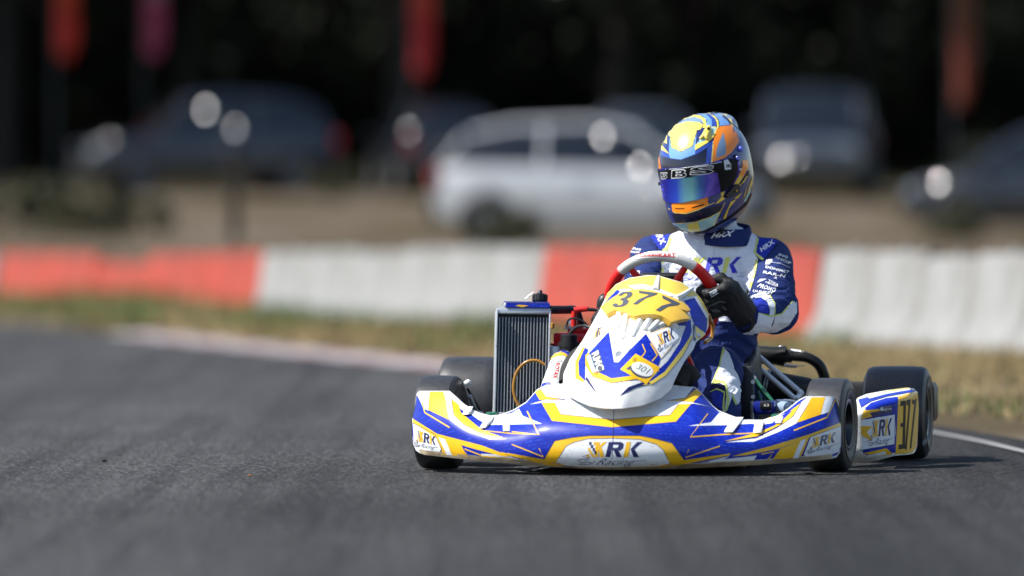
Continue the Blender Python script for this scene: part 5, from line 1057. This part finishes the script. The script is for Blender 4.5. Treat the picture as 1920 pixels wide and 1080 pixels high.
# suit panels, piping and lettering
kit = Kit(bvh_of([suit]), base=.0011, step=3.5); ZS = zoomed(1380, 430, 5.143); ZK = zoomed(1270, 640, 6.75); ZR = zoomed(1160, 410, 8.31)
kit.poly(Z2((585, 0), (560, 90), (520, 180), (505, 250), (500, 380), (520, 480), (640, 540), (760, 590), (900, 655), (980, 660), (1050, 600), (1095, 480), (1125, 390), (1140, 300), (1160, 240), (1128, 195), (1155, 75), (1085, 10), (1000, 0), (800, -20)), SUITW, 0)
kit.line(Z2((600, 5), (575, 70), (550, 160), (515, 185)), 6, LIME, 2); kit.line(Z2((510, 230), (512, 330), (520, 400)), 3.4, LIME, 2); kit.line(Z2((1158, 75), (1135, 195), (1192, 242)), 5, LIME, 2); kit.line(Z2((1150, 240), (1135, 330), (1105, 430), (1080, 470)), 4.5, LIME, 2)
kit.poly(Z2((1160, 85), (1210, 85), (1290, 120), (1200, 238), (1140, 192)), SUITB, 1); kit.poly(Z2((410, 50), (450, 25), (560, 5), (575, 20), (545, 130), (520, 170), (500, 175), (470, 150)), SUITB, 1)
kit.line(Z2((1305, 125), (1260, 165), (1200, 240)), 1.2, SUITD, 2); kit.line(Z2((405, 55), (465, 135), (480, 200)), 1.4, SUITD, 2)
kit.text('HRX', Z2((1163, 168), (1255, 105), (1275, 128), (1182, 194)), LOGOW, 3, .03, .2); kit.text('HRX', Z2((492, 32), (538, 128), (502, 150), (452, 55)), LOGOW, 3, .03, .2)
logo(kit, Z2((615, 228), (1075, 222), (1060, 400), (600, 395)), mat('print_lime', '#d4d56e', .6), LOGOB, True, 3)
kit.line(Z2((862, 125), (858, 215)), .7, mat('seam_grey', '#aab3c4', .8), 2)
for t_, q in (('ING', ((415, 236), (500, 262), (490, 282), (405, 254))), ('SHOP', ((385, 258), (530, 318), (520, 345), (370, 278))), ('DONIMET', ((292, 352), (510, 404), (503, 430), (285, 376))), ('RAR-N', ((268, 402), (478, 440), (465, 470), (262, 424))), ('X', ((370, 458), (398, 466), (392, 484), (362, 476))), ('TDEA', ((318, 484), (412, 532), (402, 552), (306, 506))), ('GROUP', ((288, 500), (400, 548), (396, 562), (284, 514))), ('PROMO', ((240, 525), (388, 570), (374, 612), (206, 556))), ('DUNKEY', ((172, 582), (362, 606), (350, 632), (168, 604)))):
    kit.text(t_, ZS(*q), LOGOW, 2, .02)
kit.poly(ZS((292, 300), (348, 290), (350, 322), (330, 326), (326, 340), (282, 342)), LOGOW, 2); kit.line(ZS((355, 322), (430, 332), (515, 372)), .7, LOGOW, 2); kit.poly(ZS((205, 518), (235, 482), (298, 480), (260, 498)), LOGOW, 2)
kit.text('ING', ZR((235, 445), (360, 478), (345, 505), (215, 480)), LOGOW, 2, .03, .2); kit.text('SHOP', ZR((180, 500), (340, 520), (320, 545), (165, 530)), LOGOW, 2, .03, .2); kit.text('RAUD', ZR((190, 822), (335, 812), (335, 868), (190, 878)), LOGOW, 2, .03)
kit.poly(ZS((105, 665), (165, 635), (250, 608), (320, 640), (370, 720), (375, 800), (360, 830), (318, 830), (325, 780), (300, 700), (240, 660)), SUITW, 1); kit.line(ZS((252, 608), (325, 640), (372, 715), (372, 800), (362, 830)), 2.2, LIME, 2)
kit.poly(ZS((215, 812), (330, 836), (430, 815), (480, 770), (545, 695), (585, 700), (585, 800), (510, 920), (400, 985), (280, 1010), (150, 1015), (40, 1005), (130, 985), (200, 900)), SUITW, 1); kit.line(ZS((212, 812), (330, 838), (440, 815)), 2.6, LIME, 3); kit.line(ZS((440, 812), (490, 755), (545, 695)), 2.6, LIME, 3)
kit.poly(ZS((170, 690), (240, 665), (300, 705), (320, 780), (318, 812), (215, 808)), SUITB, 1)
# trouser leg
kit.step = 2.0
kit.poly(ZK((590, 90), (650, 150), (690, 250), (715, 330), (690, 560), (690, 700), (640, 840), (605, 900), (580, 890), (600, 600), (520, 520), (425, 540), (480, 430), (530, 300), (560, 180)), SUITW, 1)
kit.poly(ZK((700, 330), (760, 420), (810, 580), (805, 720), (770, 800), (745, 790), (690, 640), (690, 540)), SUITW, 1); kit.poly(ZK((690, 640), (720, 720), (755, 790), (740, 820), (700, 740), (690, 700)), LIME, 2)
kit.poly(ZK((575, 75), (605, 105), (565, 200), (545, 290), (500, 420), (470, 480), (600, 510), (625, 560), (640, 640), (660, 740), (630, 880), (605, 895), (625, 740), (605, 580), (570, 530), (430, 545), (480, 420), (525, 300), (550, 180)), LIME, 2)
kit.poly(ZK((430, 560), (540, 535), (600, 565), (620, 700), (600, 880), (580, 885), (440, 780), (415, 640)), SUITD, 3); kit.poly(ZK((415, 640), (500, 595), (600, 640), (595, 880), (570, 890), (585, 660), (500, 615), (415, 650)), LIME, 4); kit.poly(ZK((430, 660), (500, 625), (572, 660), (568, 880), (450, 790)), SUITB, 4)
kit.build('suit_print', suit)
kit = Kit(bvh_of([collar])); kit.text('HRX', Z2((848, 62), (1002, 42), (988, 80), (838, 98)), LOGOW, 1, .04, .3); kit.build('collar_print', collar)
# ---- helmet
Hrot = Matrix.Rotation(math.radians(-20), 3, 'Z') @ Matrix.Rotation(math.radians(17), 3, 'X') @ Matrix.Rotation(math.radians(-4), 3, 'Y')
hm = np.array(Hrot); hc = np.array(HC)
def helm(p):
    q = (p - hc) @ hm
    I = np.eye(3)
    d = ell(q, (0, .012, .018), I, (.132, .166, .146)); d = smin(d, ell(q, (0, -.060, -.088), I, (.106, .112, .092)), .05); d = smin(d, ell(q, (0, .035, -.070), I, (.118, .125, .10)), .05)
    d = smin(d, ell(q, (0, .13, .10), I, (.07, .06, .035)), .035)
    pl = -(q[:, 2] + .162 - .12 * np.clip(q[:, 1], 0, .2)); k = .02; h = np.clip(.5 - .5 * (d - pl) / k, 0, 1); return d * (1 - h) + pl * h + k * h * (1 - h)
v, f = sdf_mesh(helm, hc - .25, hc + .25, .0055, 3)
HB = mat('helmet_navy', '#1e2c70', .3, 0, .6, coatrough=.05); hmat = lambda n_, c: mat('helmet_' + n_, c, .3, 0, .6, coatrough=.05)
helmet = mk('helmet', v, f, HB, person); hb = bvh_of([helmet]); ZT = zoomed(1220, 200, 7.715); ZL = zoomed(1220, 300, 7.2)
HY = hmat('yellow', '#f3dc62'); HO = hmat('orange', '#ff8c14'); HL = hmat('sky', '#6c9cda'); HG = hmat('slate', '#7b96b4'); HD = hmat('black', '#0d1230'); HM = hmat('mint', '#a6cdc6'); HB2 = hmat('royal', '#2b48a4'); HK = mat('helmet_ink', '#06070b', .5, spec=.2); HY2 = hmat('gold', '#f2c83c')
kit = Kit(hb, base=.0006, lift=.0002, step=3.2)
kit.poly(ZT((700, 85), (860, 60), (1000, 65), (1190, 112), (1215, 140), (1160, 210), (1050, 115), (850, 85)), HG, 1); kit.poly(ZT((265, 690), (275, 440), (300, 590), (440, 655), (600, 575), (665, 350), (645, 640), (640, 690), (440, 765), (285, 745)), HL, 1)
kit.poly(ZT((150, 700), (285, 755), (440, 775), (640, 705), (812, 600), (785, 820), (500, 870), (180, 885)), HD, 2); kit.poly(ZT((150, 690), (130, 610), (265, 690), (285, 750), (200, 730)), HB2, 3); kit.poly(ZT((905, 500), (880, 800), (795, 825), (820, 600)), HB2, 3); kit.poly(ZT((645, 640), (640, 700), (810, 600), (905, 500), (850, 520)), HB2, 3)
kit.poly(ZT((290, 445), (252, 400), (290, 320), (340, 270), (540, 215), (700, 232), (758, 258), (722, 330), (668, 345), (605, 572), (440, 652), (300, 592)), HY, 3); kit.line(ZT((290, 445), (300, 592), (440, 652), (605, 572), (668, 345)), 1.0, HK, 4)
kit.poly(ZT((340, 268), (450, 190), (600, 152), (740, 172), (768, 240), (700, 230), (540, 213)), HG, 2); kit.poly(ZT((300, 300), (400, 200), (500, 150), (620, 122), (720, 132), (790, 182), (806, 262), (792, 312), (748, 308), (768, 250), (742, 190), (640, 152), (520, 172), (420, 222)), HY, 3)
kit.poly(ZT((802, 298), (812, 205), (745, 132), (640, 104), (800, 108), (880, 190), (886, 290)), HL, 2); kit.poly(ZT((888, 290), (882, 190), (805, 104), (900, 122), (940, 190), (946, 280)), HB2, 2); kit.line(ZT((760, 82), (860, 105), (925, 155), (965, 220), (970, 300), (920, 400), (860, 490)), 3.4, HY, 4); kit.line(ZT((860, 95), (950, 160), (990, 230), (985, 310), (935, 410), (865, 495)), .9, HK, 5)
kit.poly(ZT((990, 282), (980, 190), (905, 108), (1000, 102), (1100, 190), (1142, 265)), HL, 2); kit.line(ZT((900, 70), (1000, 72), (1090, 122), (1150, 190), (1172, 250), (1180, 300)), 4, HY, 3); kit.line(ZT((850, 78), (960, 95), (1060, 160), (1180, 250), (1300, 360), (1390, 480)), 1.4, HK, 5)
kit.poly(ZT((905, 505), (950, 330), (1000, 290), (1180, 268), (1195, 390), (1228, 345), (1280, 500), (1240, 560), (1170, 660), (1060, 745), (885, 805)), HO, 3); kit.poly(ZT((950, 640), (975, 540), (1050, 370), (1085, 560), (1085, 690), (945, 745)), HG, 4); kit.line(ZT((905, 505), (880, 805)), 2, HY, 4)
kit.poly(ZT((1270, 160), (1320, 230), (1345, 265), (1290, 300)), HY, 2); kit.poly(ZT((1290, 300), (1350, 280), (1390, 470), (1330, 380)), HG, 2); kit.poly(ZT((1190, 260), (1290, 350), (1280, 480), (1230, 345), (1200, 380)), HG, 2)
kit.poly(ZT((660, 545), (720, 465), (800, 335), (870, 292), (940, 290), (965, 345), (880, 475), (820, 525), (640, 632), (642, 560)), HY, 2); kit.poly(ZT((870, 300), (935, 300), (950, 350), (880, 430)), HM, 3); kit.poly(ZT((665, 545), (700, 480), (800, 450), (790, 490)), HM, 3)
kit.poly(ZT((120, 570), (150, 440), (240, 385), (238, 540), (195, 515), (165, 555), (270, 682), (155, 622)), HY, 2); kit.poly(ZT((75, 860), (70, 760), (112, 600), (132, 740), (155, 900), (100, 890)), HO, 2)
kit.poly(ZL((285, 585), (440, 578), (600, 548), (778, 503), (768, 560), (790, 605), (640, 662), (480, 712), (380, 715), (298, 692)), HO, 3); kit.line(ZL((240, 650), (330, 712), (480, 722), (640, 672), (860, 575)), 1.2, HY, 4)
kit.poly(ZL((328, 645), (390, 650), (455, 648), (455, 662), (380, 664), (330, 656)), HK, 5); kit.poly(ZL((555, 640), (640, 612), (716, 592), (716, 608), (640, 630), (560, 650)), HK, 5)
kit.poly(ZL((290, 720), (480, 730), (660, 680), (800, 640), (960, 600), (940, 690), (800, 770), (600, 832), (430, 850), (330, 850)), HD, 2); kit.poly(ZL((300, 855), (430, 852), (600, 836), (800, 772), (942, 690), (850, 882), (700, 952), (560, 970), (420, 938), (350, 890)), HM, 3); kit.poly(ZL((490, 865), (640, 835), (670, 955), (520, 965)), HY, 4); kit.line(ZL((300, 853), (430, 850), (600, 834), (800, 770), (942, 690), (1000, 570)), 1.1, HY2, 5); kit.line(ZL((942, 690), (850, 882)), 1.4, HY2, 5)
kit.poly(ZL((970, 800), (1080, 562), (1155, 528), (1052, 655), (1012, 785)), HY2, 3); kit.poly(ZL((940, 442), (1002, 422), (972, 500), (1005, 520), (915, 582), (870, 590), (955, 500)), HY2, 3); kit.poly(ZL((1120, 520), (1230, 440), (1170, 520)), HY2, 3); kit.poly(ZL((1240, 545), (1280, 400), (1350, 200), (1300, 350), (1275, 470)), HY2, 3); kit.poly(ZL((1350, 280), (1375, 200), (1370, 330), (1290, 470)), HY2, 3); kit.poly(ZL((1250, 560), (1340, 380), (1345, 430), (1280, 560)), HM, 3)
kit.poly(ZL((1232, 10), (1312, 0), (1312, 100), (1262, 200), (1215, 235), (1205, 170), (1240, 60)), HO, 3); kit.poly(ZL((1205, 175), (1215, 235), (1262, 200), (1180, 330), (1120, 400), (1100, 370), (1135, 300)), HY2, 3); kit.poly(ZL((1180, 360), (1220, 290), (1320, 140), (1335, 180), (1230, 340)), HK, 4); kit.line(ZL((1190, 352), (1250, 290), (1325, 170)), 2.0, HY2, 5)
kit.line(ZL((330, 880), (420, 950), (520, 982), (620, 985), (760, 952), (900, 872), (1100, 752), (1280, 600), (1350, 455)), 4.0, HK, 5)
kit.build('helmet_paint', helmet)
# visor
M_vis = bpy.data.materials.new('visor_mirror'); M_vis.use_nodes = True; n_ = M_vis.node_tree.nodes; L_ = M_vis.node_tree.links; b_ = n_['Principled BSDF']; b_.inputs['Metallic'].default_value = .7; b_.inputs['Coat Weight'].default_value = .6; b_.inputs['Roughness'].default_value = .07
tc = n_.new('ShaderNodeTexCoord'); mp = n_.new('ShaderNodeMapping'); inv = xf(person).inverted(); ctr = inv @ K(1300, 345, .55); mp.inputs['Location'].default_value = (-ctr.x * 5 + .5, 0, 0); mp.inputs['Scale'].default_value = (5, 1, 1); L_.new(tc.outputs['Object'], mp.inputs[0]); sp_ = n_.new('ShaderNodeSeparateXYZ'); L_.new(mp.outputs[0], sp_.inputs[0]); r_ = n_.new('ShaderNodeValToRGB'); L_.new(sp_.outputs[0], r_.inputs[0])
el = r_.color_ramp.elements; el[0].position = .08; el[0].color = lin('#2a2fd0'); el[1].position = .92; el[1].color = lin('#3a24b0')
for p_, c_ in ((.26, '#3c62f4'), (.38, '#7cc4e0'), (.50, '#90dce0'), (.60, '#66a4f0'), (.72, '#7a70fa')): k_ = el.new(p_); k_.color = lin(c_)
L_.new(r_.outputs[0], b_.inputs['Base Color'])  # mirror coating colour, with the violet reflection bands painted in
VO2 = [(1230, 318), (1252, 317), (1276, 315), (1300, 311.5), (1324, 307.5), (1356, 300), (1372, 296), (1384, 302), (1383, 330), (1371, 350), (1358, 357), (1350, 361), (1327, 369.5), (1303, 375.5), (1281, 380), (1259, 380.5), (1246, 375), (1240, 364), (1233, 342), (1230, 328)]
vk = Kit(hb, base=.0045, step=3.0); vk.poly(VO2, M_vis, 0); visor = shell('visor', vk.v, vk.f, M_vis, helmet, .003)
kit = Kit(bvh_of([visor]), base=.0005, lift=.0002, step=3)
kit.poly([(1229, 317), (1252, 316), (1276, 314), (1300, 310.5), (1324, 306.5), (1356, 299)] + ZL((1090, -30), (1180, 10), (1170, 200), (1090, 360), (1000, 410), (945, 435), (930, 300), (900, 168), (870, 172), (680, 202), (500, 236), (310, 250), (110, 266)), HK, 0)
VW = mat('visor_print', '#d8dade', .5)
for ch, q in (('5', ((122, 170), (236, 168), (222, 258), (140, 262))), ('B', ((285, 135), (505, 112), (478, 240), (278, 252))), ('S', ((540, 92), (872, 62), (848, 190), (520, 214)))):
    kit.text(ch, ZL(*q), VW, 1, .06); cx = sum(a for a, b in q) / 4; cy = sum(b for a, b in q) / 4
    kit.text(ch, ZL(*[(cx + (a - cx) * .93, cy + (b - cy) * .80) for a, b in q]), HK, 2, .012)
kit.line(ZL((200, 128), (500, 98), (760, 62), (960, 28)), 1.2, VW, 1); kit.poly(ZL((985, 5), (1040, -5), (1085, 60), (1085, 125), (1000, 135)), VW, 1); kit.text('m', ZL((1020, 60), (1078, 55), (1078, 100), (1020, 106)), HK, 2, .04)
kit.build('visor_strip', helmet)
vk = Kit(hb, base=.012, step=3); vk.poly(ZL((985, 480), (1010, 450), (1090, 350), (1135, 322), (1165, 345), (1162, 440), (1100, 480), (1020, 512)), BLK, 0); shell('visor_pivot', vk.v, vk.f, BLK, helmet, .012)
def disc(z, r, m, nm, up=.008):
    h = hb.ray_cast(CAM, ray(*z).normalized())
    if h[0] is None: h = hb.find_nearest(P(z[0], z[1], HC.y))
    mk(nm, *lathe([(-.004, r * 1.05), (up * .8, r), (up, r * .85), (up, 0)], h[0], h[1], 20), m, helmet, sharp=40)
disc(ZL((1112, 415))[0], .004, mat('brass', '#b98a4a', .4, .8), 'pivot_screw', .016); disc(ZT((1290, 615))[0], .008, hmat('knob', '#5a63d8'), 'vent_knob'); disc(ZT((1230, 748))[0], .011, HK, 'vent_knob', .006); disc(ZT((1230, 745))[0], .0065, hmat('knob', '#5a63d8'), 'vent_knob', .010); disc(ZT((1275, 905))[0], .0035, VW, 'visor_screw', .009); disc(ZL((90, 322))[0] if False else (1234, 345), .005, HK, 'visor_tab', .010)
for pts in (((715, 470), (770, 420), (830, 320), (850, 300)), ((820, 480), (800, 430), (850, 330)), ((175, 530), (190, 470), (200, 420))):
    pp = [hb.ray_cast(CAM, ray(*z).normalized()) for z in ZT(*pts)]; pp = [h[0] + h[1] * .003 for h in pp if h[0] is not None]
    if len(pp) > 2: mk('vent_scoop', *tube(pp, [.004, .008, .006], 10, 5), HY, helmet)
for z in (ZT((828, 352))[0],): disc(z, .005, HK, 'vent_hole', .0125)
mk('chin_strap', *tube([K(1350, 425, .60), K(1356, 432, .62), K(1352, 436, .61)], .006, 10), BLK, helmet)
